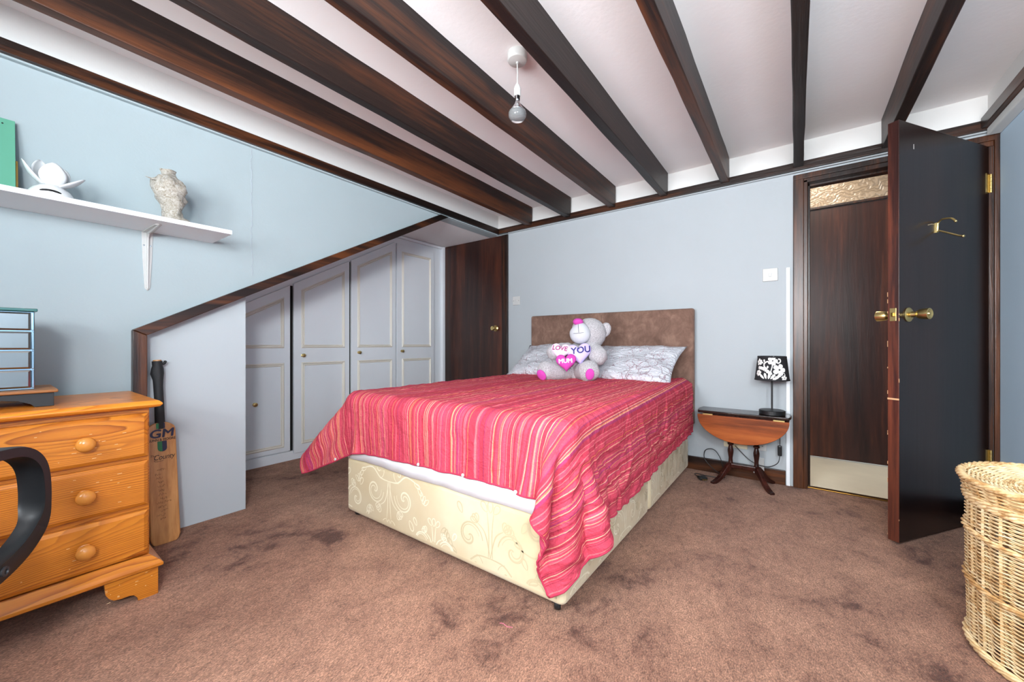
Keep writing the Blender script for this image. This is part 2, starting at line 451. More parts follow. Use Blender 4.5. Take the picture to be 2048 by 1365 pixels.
def dup(o, parent=None):
    c = o.copy(); C.objects.link(c); c.parent = parent
    for ch in list(o.children): dup(ch, c)
    return c
def catmull(pts, n=8, closed=False):
    P = [Vector(p) for p in pts]; out = []; N = len(P)
    for i in range(N if closed else N-1):
        p0 = P[i-1] if (i > 0 or closed) else P[0]; p1 = P[i]; p2 = P[(i+1) % N]
        p3 = P[(i+2) % N] if (closed or i+2 < N) else P[-1]
        for k in range(n):
            t = k/n
            out.append(0.5*((2*p1)+(p2-p0)*t+(2*p0-5*p1+4*p2-p3)*t*t+(3*p1-p0-3*p2+p3)*t**3))
    if not closed: out.append(P[-1])
    return out
def text_mesh(s, size, shear=0.0, align='CENTER', spacing=1.0, offset=0.0, extrude=0.0, bold=0.0):
    cu = bpy.data.curves.new('lettering', 'FONT'); cu.body = s; cu.size = size; cu.shear = shear
    cu.align_x = align; cu.align_y = 'CENTER'; cu.space_character = spacing; cu.offset = offset; cu.extrude = extrude
    cu.resolution_u = 4
    o = bpy.data.objects.new('lettering', cu); C.objects.link(o)
    bpy.context.view_layer.update()
    me = bpy.data.meshes.new_from_object(o.evaluated_get(bpy.context.evaluated_depsgraph_get()))
    bpy.data.objects.remove(o); bpy.data.curves.remove(cu)
    if bold:      # heavier strokes: the same glyphs laid over themselves a hair apart
        q = bmesh.new()
        for k, (dx, dy) in enumerate(((0, 0), (bold, 0), (-bold, 0), (0, bold), (0, -bold))):
            n0 = len(q.verts); q.from_mesh(me); q.verts.ensure_lookup_table()
            for v in q.verts[n0:]: v.co += Vector((dx, dy, 0.00006*k))
        q.to_mesh(me); q.free()
    return me
def map_mesh(me, fn):
    for v in me.vertices: v.co = fn(v.co)
    return me

# ================================================================== THE SETTING
XL, XR, YB, YN = -2.49, 0.86, 3.15, -1.15     # left wall, right wall, back wall, near wall
ZC = 2.26                                       # ceiling
XW = -3.27                                      # wardrobe front
TH = 0.10
fl = struct(bx('floor', 'carpet', -3.95, XR+0.1, YN-0.1, YB+0.04, -0.06, 0.0))
cl = struct(bx('ceiling', 'ceiling', XL-0.1, XR+0.1, YN-0.1, YB+0.1, ZC, ZC+0.08))
# ceiling joists
for k in range(-5, 3):
    xc = 0.013 + 0.4185*k
    if xc > XR: continue
    rnd = random.Random(k+20)
    m = MB()
    N = 22
    z0 = 2.085
    rows = []
    for i in range(N+1):
        y = YN + (3.125-YN)*i/N
        j = lambda: rnd.uniform(-0.0016, 0.0016)
        rows.append([m.b.verts.new(p) for p in ((xc-0.026+j(), y, ZC), (xc-0.026+j(), y, z0+j()), (xc+0.026+j(), y, z0+j()), (xc+0.026+j(), y, ZC))])
    for A, B in zip(rows, rows[1:]):
        for q in range(3): m.b.faces.new([A[q], A[q+1], B[q+1], B[q]])
    m.b.faces.new(rows[0]); m.b.faces.new(rows[-1][::-1])
    m.build('beam', 'beam', cl, 0.004)
# left wall with the sloping opening
SL = 0.5486
def zs(y): return min(0.985 + SL*(y-0.43), 2.052)
pts = [(YN, 0), (0.43, 0), (0.43, 0.99), (2.375, 2.052), (YB, 2.052), (YB, ZC), (YN, ZC)]
wl = struct(MB().prism(pts, 0, XL-TH, XL).build('wall_left', 'wall'))
# white upper band above the rail on each wall (the band between the joists)
for nm, b in (('upper_band', (XL, XL+0.006, YN, YB, 2.115, ZC)),):
    bx(nm, 'cove', *b, parent=wl)
# crack in the plaster
cr = random.Random(3); z = 2.045; pc = []
yy = 0.893
while z > 1.315:
    yy = 0.893 + 0.5*(yy-0.893) + cr.uniform(-0.004, 0.004); pc.append((XL+0.0005, yy, z)); z -= 0.012
MB().tube(pc, 0.0016, 5).build('crack', 'crackM', wl, smooth=60)
# back wall: doorway (right) and brown door (left)
wb = MB()
wb.box(-3.95, -3.30, YB, YB+TH, 0, ZC); wb.box(-3.30, -2.36, YB, YB+TH, 2.062, ZC); wb.box(-2.36, 0.03, YB, YB+TH, 0, ZC)
wb.box(0.03, 0.83, YB, YB+TH, 2.03, ZC); wb.box(0.83, XR+0.02, YB, YB+TH, 0, ZC)
wb = struct(wb.build('wall_back', 'wallDimmed'))
bx('upper_band', 'cove', XL, XR, YB-0.006, YB, 2.115, ZC, parent=wb)
# right wall, with its upper part standing proud; window beyond the camera
wr = MB()
wr.box(XR, XR+TH, -0.40, YB, 0, ZC); wr.box(XR, XR+TH, YN, -0.92, 0, ZC); wr.box(XR, XR+TH, -0.92, -0.40, 0, 1.42); wr.box(XR, XR+TH, -0.92, -0.40, 1.98, ZC)
wr = struct(wr.build('wall_right', 'wallBrightened'))
bx('upper_band', 'cove', XR-0.04, XR, YN, YB, 2.075, ZC, parent=wr)
# near wall behind the camera with a window and an added fill opening
wn = MB()
wn.box(XL-TH, -1.44, YN-TH, YN, 0, ZC); wn.box(-0.56, -0.43, YN-TH, YN, 0, ZC); wn.box(0.73, XR+TH, YN-TH, YN, 0, ZC)
for a_, b_, z0_, z1_ in ((-1.44, -0.56, 1.08, 1.94), (-0.43, 0.73, 0.96, 1.84)): wn.box(a_, b_, YN-TH, YN, 0, z0_); wn.box(a_, b_, YN-TH, YN, z1_, ZC)
wn = struct(wn.build('wall_near', 'wall'))
def window(name, x0, x1, y0, y1, z0, z1, axis):
    m = MB(); t = 0.045
    a0, a1 = (x0, x1) if axis == 0 else (y0, y1)
    for p0, p1, q0, q1 in ((a0, a0+t, z0, z1), (a1-t, a1, z0, z1), (a0, a1, z0, z0+t), (a0, a1, z1-t, z1), ((a0+a1)/2-t/2, (a0+a1)/2+t/2, z0, z1)):
        if axis == 0: m.box(p0, p1, y0, y1, q0, q1)
        else: m.box(x0, x1, p0, p1, q0, q1)
    return struct(m.build(name, 'white', None, 0.004))
window('window_1', -0.43, 0.73, YN-0.08, YN-0.03, 0.96, 1.84, 0)
window('window_2', XR+0.03, XR+0.08, -0.92, -0.40, 1.42, 1.98, 1)
window('added_window', -1.44, -0.56, YN-0.08, YN-0.03, 1.08, 1.94, 0)  # added frame, put in to go with the fill lamp beside it
# recess behind the sloping opening: soffit, flat ceiling
m = MB()
m.prism([(0.43, 0.99), (2.375, 2.055), (2.375, 2.13), (0.43, 1.06)], 0, -3.95, XL-TH+0.0)
m.box(-3.95, XL-TH, 2.375, YB, 2.055, 2.13)
struct(m.build('ceiling_recess', 'ceiling'))
struct(bx('wall_recess', 'wall', -3.95, -3.86, 0.3, YB, 0, 2.1)); struct(bx('wall_recess_near', 'wall', -3.95, XL-TH, 0.30, 0.42, 0, 1.0))
# dark rails round the top of the walls with a thin white bead under each
struct(bx('trim_1', 'trimY', XL, XL+0.038, YN, YB-0.03, 2.062, 2.117, None, 0.003))
struct(bx('trim_2', 'trimX', XL, XR, YB-0.036, YB, 2.066, 2.119, None, 0.003))
struct(bx('trim_3', 'trimY', XR-0.072, XR-0.04, YN, YB-0.036, 2.075, 2.132, None, 0.003))
struct(bx('trim_4', 'wall', XL, XL+0.024, YN, YB-0.04, 2.053, 2.062, None, 0.003))
struct(bx('trim_5', 'wallDimmed', XL+0.14, XR, YB-0.022, YB, 2.058, 2.066, None, 0.003))
struct(bx('trim_6', 'cove', XR-0.05, XR, YN, YB-0.03, 2.035, 2.075, None, 0.006))
# dark frame round the sloping opening
L0, L1 = (0.40, 1.008), (2.335, 2.052)
dv = Vector((L1[0]-L0[0], L1[1]-L0[1])).normalized(); nn = Vector((dv.y, -dv.x))*0.052
sx0, sx1 = XL-0.055, XL+0.040
struct(MB().prism([(0.40, 1.004), (2.31, 2.050), (2.405, 2.050), (0.449, 0.980)], 0, sx0, sx1).build('trim_7', 'trimY', None, 0.003))
struct(MB().prism([(0.40, 0.0), (0.40, 1.003), (0.449, 0.979), (0.449, 0.0)], 0, sx0, sx1).build('trim_8', 'trimZ', None, 0.003))
# white closing panel under the slope, and the board behind it
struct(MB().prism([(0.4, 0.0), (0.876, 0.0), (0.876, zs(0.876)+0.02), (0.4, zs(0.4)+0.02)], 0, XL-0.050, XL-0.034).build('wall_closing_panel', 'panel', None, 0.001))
b_ = tag(MB().box(-2.86, -2.845, 0.46, 0.988, 0.0, 1.09).build('partition_board', 'white', None, 0.001),
         'white board standing behind the white closing panel, only its narrow front edge showing', 'board')
# skirting
struct(bx('baseboard_back', 'trimX', -2.36, -0.055, YB-0.016, YB, 0.0, 0.098, None, 0.004))
struct(bx('baseboard_right', 'trimY', XR-0.016, XR, YN, YB-0.03, 0.0, 0.098, None, 0.004))
struct(bx('trim_9', 'white', -0.052, -0.030, YB-0.012, YB, 0.0, 1.445, None, 0.003))    # cable trunking
# main doorway frame
m = MB()
m.box(-0.014, 0.042, YB-0.022, YB, 0, 2.012); m.box(0.84, XR-0.001, YB-0.022, YB, 0, 2.045)
m.box(-0.014, 0.86, YB-0.020, YB, 2.010, 2.043)
struct(m.build('trim_10', 'trimZ', None, 0.004))
m = MB()
m.box(0.03, 0.062, YB-0.012, YB+TH+0.01, 0, 2.0); m.box(0.822, 0.84, YB-0.004, YB+TH+0.01, 0, 2.0); m.box(0.03, 0.84, YB-0.012, YB+TH+0.01, 1.984, 2.012)
m.box(0.062, 0.076, YB+0.045, YB+TH, 0, 1.986); m.box(0.808, 0.822, YB+0.045, YB+TH, 0, 1.986); m.box(0.062, 0.822, YB+0.045, YB+TH, 1.972, 1.986)
struct(m.build('trim_11', 'trimZ', None, 0.003))
struct(bx('trim_12', 'brassDark', 0.06, 0.825, YB+0.02, YB+0.06, 0.0, 0.007, None, 0.002))
# hall beyond
struct(bx('floor_hall', 'lino', -1.2, 1.6, YB+0.04, 4.25, -0.05, 0.003))
struct(bx('ceiling_hall', 'hallpaper', -1.2, 1.6, YB+TH, 4.25, 2.5, 2.56))
m = MB(); m.box(-1.2, 0.04, 4.06, 4.16, 0, 2.5); m.box(0.90, 1.6, 4.06, 4.16, 0, 2.5); m.box(-1.2, -1.1, 3.25, 4.06, 0, 2.5); m.box(1.5, 1.6, 3.25, 4.06, 0, 2.5); m.box(0.04, 0.90, 4.06, 4.16, 2.36, 2.5)
struct(m.build('wall_hall', 'hallpaper'))
m = MB(); m.box(0.03, 0.088, 4.03, 4.12, 0, 2.34); m.box(0.852, 0.91, 4.03, 4.12, 0, 2.34); m.box(0.03, 0.91, 4.03, 4.12, 2.30, 2.36); m.box(0.088, 0.852, 4.04, 4.12, 2.045, 2.066)
struct(m.build('trim_13', 'trimZ', None, 0.004))
struct(bx('door_3', 'halldoor', 0.09, 0.85, 4.052, 4.092, 0.012, 2.042, None, 0.002))
struct(bx('window_3', 'obscure', 0.088, 0.852, 4.066, 4.074, 2.066, 2.30))

# brown door on the back wall, left of the bed
d2 = struct(bx('door_2', 'door', -3.262, -2.432, YB-0.012, YB+0.028, 0.012, 2.052, None, 0.002))
bx('frame', 'trimZ', -2.428, -2.358, YB-0.022, YB+0.06, 0, 2.05, d2, 0.003)
def knob_set(parent, m, mat='brass', long=False):
    o = MB().lathe([(0.0, 0), (0.033, 0), (0.034, 0.004), (0.026, 0.010), (0.014, 0.013), (0.012, 0.03), (0.019, 0.036), (0.023, 0.046), (0.0255, 0.066), (0.0255, 0.076), (0.022, 0.078), (0.018, 0.074), (0.010, 0.072), (0.006, 0.078), (0.0, 0.078)] if long else
                   [(0.0, 0), (0.032, 0), (0.032, 0.004), (0.024, 0.010), (0.012, 0.013), (0.011, 0.028), (0.018, 0.034), (0.025, 0.044), (0.026, 0.054), (0.02, 0.062), (0.0, 0.064)], 28, m).build('knob', mat, parent, smooth=40)
    return o
knob_set(d2, xf((-2.514, YB-0.012, 1.10), (R(90), 0, 0)))

# open brown-black door
HX, HY = 0.826, 3.148
d1 = bpy.data.objects.new('door_1', None); C.objects.link(d1); struct(d1)
d1.location = (HX, HY, 0); d1.rotation_euler = (0, 0, math.atan2(-0.8213, -0.5705))
DW = 0.7695
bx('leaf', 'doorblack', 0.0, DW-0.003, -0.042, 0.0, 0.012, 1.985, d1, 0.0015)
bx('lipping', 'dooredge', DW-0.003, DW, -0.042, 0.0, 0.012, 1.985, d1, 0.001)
# worn seam and chips down the closing edge
m = MB(); m.box(DW-0.0005, DW+0.0006, -0.043, 0.0006, 0.676, 0.684)
rc = random.Random(5)
for i in range(16):
    zz = rc.uniform(0.03, 1.2); y = rc.choice((-0.0425, 0.0)); h = rc.uniform(0.004, 0.022)
    m.box(DW-0.0025, DW+0.0006, y-0.0008, y+0.0008, zz, zz+h)
m.build('worn_patch', plain('bare_worn_wood', (206, 160, 118), 0.7), d1)
knob_set(d1, xf((0.70, 0.0, 1.077), (R(-90), 0, 0)), 'brass', True)
knob_set(d1, xf((0.70, -0.042, 1.077), (R(90), 0, 0)), 'brass', True)
lp = bx('latch_plate', 'brass', DW, DW+0.0016, -0.034, -0.010, 1.047, 1.107, d1, 0.0005)
MB().box(DW+0.0014, DW+0.010, -0.027, -0.016, 1.068, 1.086).build('latch', 'brassDark', lp, 0.002)
# coat hook
def hookpt(x, y, z): return (0.475-x, y, 1.512+z)
m = MB()
m.tube(catmull([hookpt(0.0, 0.004, -0.020), hookpt(-0.002, 0.006, 0.0), hookpt(-0.002, 0.008, 0.018), hookpt(-0.008, 0.024, 0.030), hookpt(-0.012, 0.055, 0.026), hookpt(-0.014, 0.070, 0.012), hookpt(-0.014, 0.072, 0.008)], 6), 0.0042, 8)
m.tube(catmull([hookpt(0.0, 0.005, -0.018), hookpt(0.0, 0.03, -0.032), hookpt(0.0, 0.075, -0.060), hookpt(0.0, 0.088, -0.066)], 6), 0.0040, 8)
m.ball(hookpt(0, 0.092, -0.068), 0.0065, segs=12, rings=8); m.ball(hookpt(-0.014, 0.073, 0.006), 0.0058, segs=12, rings=8)
m.box(0.469, 0.481, 0.0, 0.005, 1.484, 1.532)
m.build('coat_hook', 'brass', d1, smooth=40)
MB().tube([(0.545, 0.0006, 1.515), (0.52, 0.0012, 1.522), (0.497, 0.001, 1.524)], 0.0018, 6).build('scratch', plain('scratch', (170, 150, 120), 0.5), d1)
bx('scratch', plain('pale_scuff', (180, 176, 172), 0.6), 0.655, 0.659, -0.0005, 0.0006, 1.865, 1.888, d1)
for zz in (1.79, 0.33):
    h = MB()
    for q in range(5):
        h.lathe([(0.0, 0), (0.0065, 0), (0.0065, 0.018), (0.0, 0.018)], 12, xf((-0.002, 0.006, zz-0.05+q*0.0195)))
    h.box(0.0, 0.03, 0.0, 0.002, zz-0.05, zz+0.05)
    h.build('hinge', 'brass', d1, smooth=40)

# ================================================================== FITTED WARDROBE
wd = thing('fitted_wardrobe', 'pale grey fitted wardrobe with four panelled doors built under the sloping ceiling', 'wardrobe', (0, 0, 0))
m = MB()
fx0, fx1 = -3.85, XW-0.024
m.prism([(0.45, 0.0), (YB-0.005, 0.0), (YB-0.005, 2.053), (2.376, 2.053), (0.45, 0.992)], 0, fx0, fx1)
m.build('carcass', 'wardrobe', wd, 0.001)
bx('plinth', 'wardrobe', fx1, XW-0.012, 0.6, YB-0.01, 0.0, 0.072, wd, 0.002)
bx('end_post', 'white', fx1, XW+0.012, YB-0.05, YB-0.014, 0.0, 2.05, wd, 0.004)
MB().prism([(1.0, zs(1.0)-0.028), (2.36, 2.024), (YB-0.03, 2.024), (YB-0.03, 2.05), (2.372, 2.05), (1.0, zs(1.0)-0.002)], 0, fx1, XW+0.004).build('cornice', 'white', wd, 0.004)
def dtop(y): return 1.424 + 0.553*(y-1.471)
def wdoor(y0, y1, z0, slope_to, ky, kz, swing=0.0, pieces=True):
    # slope_to: y where the slope stops and runs level
    d = bpy.data.objects.new('door', None); C.objects.link(d); d.parent = wd
    def top(y): return dtop(min(y, slope_to))
    pts = [(y0, z0), (y1, z0), (y1, top(y1))] + ([(slope_to, top(slope_to))] if y0 < slope_to < y1 else []) + [(y0, top(y0))]
    leaf = MB().prism(pts, 0, XW-0.022, XW).build('leaf', 'wardrobe', d, 0.002)
    def mould(pl):
        n = len(pl); cyc = [Vector((XW+0.001, a, b)) for a, b in pl]
        cen = sum(cyc, Vector())/n
        for inset, w, h in ((0.0, 0.008, 0.010), (0.017, 0.005, 0.007)):
            q = MB(); ring = []
            # mitred ring: offset polygon inwards
            def off(dist):
                out = []
                for i in range(n):
                    p, a, b = cyc[i], cyc[i-1], cyc[(i+1) % n]
                    e1 = (p-a).normalized(); e2 = (b-p).normalized()
                    n1 = Vector((0, -e1.z, e1.y)); n2 = Vector((0, -e2.z, e2.y))
                    bis = (n1+n2); bis /= max(1e-6, bis.dot(n1))
                    out.append(p+bis*dist)
                return out
            o0, o1, o2 = off(inset), off(inset+w), off(inset+2*w)
            A = [q.b.verts.new(p) for p in o0]; B = [q.b.verts.new(p+Vector((h, 0, 0))) for p in o1]; D = [q.b.verts.new(p) for p in o2]
            for i in range(n):
                k = (i+1) % n
                q.b.faces.new([A[i], A[k], B[k], B[i]]); q.b.faces.new([B[i], B[k], D[k], D[i]])
            q.build('moulding', 'bead', d, 0.0)
    a, b = y0+0.058, y1-0.045
    up = [(a, 0.905), (b, 0.905), (b, top(b)-0.075)] + ([(slope_to, top(slope_to)-0.075)] if a < slope_to < b else []) + [(a, top(a)-0.075)]
    mould(up)
    mould([(a, 0.118), (b, 0.118), (b, 0.787), (a, 0.787)])
    MB().lathe([(0.0, 0), (0.012, 0), (0.0125, 0.003), (0.006, 0.006), (0.0055, 0.014), (0.012, 0.018), (0.0155, 0.024), (0.014, 0.030), (0.0, 0.034)], 20, xf((XW, ky, kz), (0, R(90), 0))).build('knob', 'brass', d, smooth=40)
    return d
wdoor(1.00, 1.446, 0.083, 9, 1.190, 0.484)
wdoor(1.474, 1.957, 0.052, 9, 1.542, 0.845)
wdoor(1.977, 2.462, 0.052, 9, 2.047, 0.860)
wdoor(2.478, 2.975, 0.052, 2.450, 2.532, 0.865)
bx('door_gap_shade', 'gapShade', fx1-0.001, XW-0.021, 1.444, 1.476, 0.075, 1.41, wd)  # solid dark strips painted in as the shade between doors
bx('door_gap_shade', 'gapShade', fx1-0.001, XW-0.021, 1.955, 1.979, 0.06, 1.69, wd)

# ================================================================== BED
bed = thing('divan_bed', 'double divan bed base in cream damask on castors', 'bed', (-1.305, 2.1, 0))
BX0, BX1 = -1.978, -0.635
def bl(x0, x1, y0, y1, z0, z1, name, mat, par, bev): return bx(name, mat, x0+1.305, x1+1.305, y0-2.1, y1-2.1, z0, z1, par, bev)
dv1 = bl(BX0, BX1, 1.165, 2.108, 0.030, 0.335, 'base_half', 'divan', bed, 0.018)
dv2 = bl(BX0, BX1, 2.122, 3.06, 0.030, 0.335, 'base_half', 'divan', bed, 0.018)
for o in (dv1, dv2): o.modifiers[0].segments = 4; o.modifiers[0].width = 0.028
for (x, y, par) in ((BX0+0.04, 1.215, dv1), (BX1-0.045, 1.20, dv1), (BX0+0.04, 2.06, dv1), (BX1-0.045, 2.06, dv1), (BX0+0.04, 3.0, dv2), (BX1-0.045, 3.0, dv2)):
    cs = MB(); X, Y = x+1.305, y-2.1
    cs.lathe([(0.0, -0.011), (0.019, -0.011), (0.022, -0.007), (0.022, 0.007), (0.019, 0.011), (0.0, 0.011)], 18, xf((X, Y, 0.0225), (0, R(90), R(25))))
    cs.tube([(X, Y, 0.03), (X+0.004, Y, 0.052)], 0.006, 8)
    cs.box(X-0.014, X+0.014, Y-0.018, Y+0.006, 0.028, 0.050)
    cs.build('castor', 'black', bed, smooth=40)
MB().box(BX1-0.030+1.305, BX1-0.024+1.305, 1.190-2.1, 1.208-2.1, 0.010, 0.05).build('castor_bracket', 'chrome', bed, 0.003)
# damask scrolls woven into the ticking, as fine raised thread
def scroll_set(seed):
    rs = random.Random(seed); out = []     # list of (2D polyline, width, tone)
    def spiral(cx, cy, r0, turns, a0, sgn, w, tone):
        p = []
        for i in range(34):
            t = i/33; r = r0*(1-t)**1.15+0.004; a = a0+sgn*turns*2*PI*t
            p.append((cx+r*math.cos(a), cy+r*math.sin(a)))
        out.append((p, w, tone))
    def petal(cx, cy, ang, ln, wd_, w, tone):
        p = []
        for i in range(21):
            t = i/20; s = math.sin(PI*t)
            along = ln*(0.5-0.5*math.cos(PI*min(1, 2*t))) if t < 0.5 else ln*(0.5-0.5*math.cos(PI*min(1, 2*(1-t))))
            side = wd_*math.sin(2*PI*t)*0.9*(0.4+0.6*s)
            p.append((cx+along*math.cos(ang)-side*math.sin(ang), cy+along*math.sin(ang)+side*math.cos(ang)))
        out.append((p, w, tone))
    def stem(pts, w, tone):
        out.append(([(q.x, q.y) for q in catmull([(a, b, 0) for a, b in pts], 8)], w, tone))
    return out, spiral, petal, stem
def palmette(S_, cx, cy, s, tone, flip=1):
    out, spiral, petal, stem = S_
    W_ = 0.0052
    f = lambda x, y: (cx+s*x, cy+s*y*flip)
    # crown
    stem([f(-0.008, -0.05), f(-0.006, 0.02), f(-0.012, 0.085)], W_, tone); stem([f(0.008, -0.05), f(0.006, 0.02), f(0.012, 0.085)], W_, tone)
    for a in (-38, 0, 38): x, y = f(0.022*math.sin(R(a)), 0.088); petal(x, y, R(90*flip-a*flip), 0.034*s, 0.013*s, W_*0.9, tone)
    for sg in (-1, 1):
        stem([f(0.0, -0.05), f(0.02*sg, 0.02), f(0.05*sg, 0.045)], W_, tone)
        for a in (10, 50, 90): x, y = f(0.052*sg, 0.046); petal(x, y, R((90-a*sg*0.8)*flip), 0.028*s, 0.011*s, W_*0.9, tone)
        x, y = f(0.085*sg, -0.005); spiral(x, y, 0.052*s, 1.35, R(180 if sg > 0 else 0), -sg*flip, W_*1.6, tone)
        x, y = f(0.087*sg, -0.003); spiral(x, y, 0.040*s, 1.1, R(170 if sg > 0 else 10), -sg*flip, W_*0.9, tone)
        stem([f(0.0, -0.05), f(0.05*sg, -0.055), f(0.10*sg, -0.085), f(0.17*sg, -0.065)], W_*1.4, tone)
        for k in range(5):
            x, y = f((0.14+0.018*k)*sg, -0.072+0.010*k); petal(x, y, R(90-sg*(70-30*k))*flip, 0.030*s, 0.009*s, W_*0.9, tone)
        x, y = f(0.115*sg, 0.06); petal(x, y, R(90-sg*30)*flip, 0.036*s, 0.012*s, W_, tone)
        x, y = f(0.055*sg, -0.085); spiral(x, y, 0.030*s, 1.2, R(90*flip), sg*flip, W_, tone)
def ribbons(S_, lim, place, name, parent, tones):
    for tone, mat in tones.items():
        q = MB(); any_ = False
        for ip_, (pl, wd_, t) in enumerate(S_[0]):
            if t != tone: continue
            ex_ = 0.00004*(ip_ % 24)
            prev = None
            for i in range(len(pl)):
                a = pl[max(0, i-1)]; b = pl[min(len(pl)-1, i+1)]; p = pl[i]
                dx, dy = b[0]-a[0], b[1]-a[1]; L = math.hypot(dx, dy) or 1e-6
                taper = 0.45+0.55*math.sin(PI*min(1, max(0, i/(len(pl)-1))))
                ox, oy = -dy/L*wd_*0.5*taper, dx/L*wd_*0.5*taper
                ok = lim[0] < p[0] < lim[1] and lim[2] < p[1] < lim[3]
                if not ok: prev = None; continue
                cur = (q.b.verts.new(place(p[0]+ox, p[1]+oy, ex_)), q.b.verts.new(place(p[0]-ox, p[1]-oy, ex_)))
                if prev: q.b.faces.new([prev[0], cur[0], cur[1], prev[1]]); any_ = True
                prev = cur
        if any_:
            o = q.build(name, mat, parent); o['kind'] = 'stuff'
        else: q.b.free()
tones = {0: 'damaskLight', 1: 'damaskGrey'}
SS = scroll_set(1)
palmette(SS, -0.96, 0.165, 1.3, 1); palmette(SS, -1.60, 0.20, 1.35, 0, -1); palmette(SS, -1.28, 0.05, 1.0, 0)
palmette(SS, -1.98, 0.13, 1.2, 0); palmette(SS, -0.64, 0.27, 1.2, 1); palmette(SS, -0.66, 0.05, 1.1, 1)
ribbons(SS, (BX0+0.02, BX1-0.02, 0.062, 0.322), lambda x, z, e: (x+1.305, 1.165-2.1-0.0006-e, z), 'damask_scrolls', dv1, tones)
for (ya, yb, par) in ((1.185, 2.09, dv1), (2.14, 3.04, dv2)):
    SS = scroll_set(2)
    for k, yc in enumerate((ya+0.10, ya+0.33, ya+0.56, ya+0.80)): palmette(SS, yc, 0.14+0.06*(k % 2), 1.15, k % 2, 1 if k % 2 == 0 else -1)
    ribbons(SS, (ya, yb, 0.062, 0.322), lambda y, z, e: (BX1+1.305+0.0006+e, y-2.1, z), 'damask_scrolls', par, tones)

# headboard
hb = tag(MB().box(-2.035, -0.603, 3.072, 3.128, 0.34, 1.203).build('headboard', 'suede', None, 0.018, segs=4),
         'brown suede headboard standing between the bed and the back wall', 'headboard')
MB().box(-1.322, -1.319, 3.0708, 3.0722, 0.36, 1.185).build('seam', plain('headboard_seam', (84, 66, 58), 0.9), hb)

# mattress under its white sheet
mt = thing('mattress', 'mattress under a white sheet, its lower edge showing below the striped bedspread', 'mattress', (-1.305, 2.1, 0.335))
mo = MB().box(BX0+0.012+1.305, BX1-0.012+1.305, 1.172-2.1, 3.058-2.1, 0.002, 0.285).build('core', 'sheet', mt, 0.06, segs=5)
q = MB()
n_ = 60
prev = None
rs_ = random.Random(2)
path = [(BX0-0.004, 3.0), (BX0-0.004, 1.2), (BX0+0.03, 1.158), (BX1-0.03, 1.158), (BX1+0.004, 1.2), (BX1+0.004, 3.0)]
pp = []
for (a, b) in zip(path, path[1:]):
    L = math.hypot(b[0]-a[0], b[1]-a[1]); k = max(2, int(L/0.03))
    for i in range(k): pp.append((a[0]+(b[0]-a[0])*i/k, a[1]+(b[1]-a[1])*i/k))
pp.append(path[-1])
for i, (x, y) in enumerate(pp):
    zb = -0.008+0.012*mnoise.noise(Vector((x*4, y*4, 1)))
    cx = (1 if x > -1.3 else -1); out = 0.002+0.0015*math.sin(i*1.3)
    cols = []
    for j in range(5):
        zz = zb+(0.22-zb)*j/4
        cols.append(q.b.verts.new((x+1.305+(0 if y < 1.17 else cx*out), y-2.1-(out if y < 1.17 else 0), zz)))
    if prev:
        for j in range(4): q.b.faces.new([prev[j], cols[j], cols[j+1], prev[j+1]])
    prev = cols
o = q.build('fitted_sheet', 'sheet', mt, smooth=180)
sd = o.modifiers.new('solid', 'SOLIDIFY'); sd.thickness = 0.002
# white corner of sheet hanging out at the foot, left
MB().box(BX0-0.05+1.305, BX0-0.012+1.305, 1.17-2.1, 1.30-2.1, -0.012, -0.002).build('sheet_corner', 'sheet', mt, 0.003)

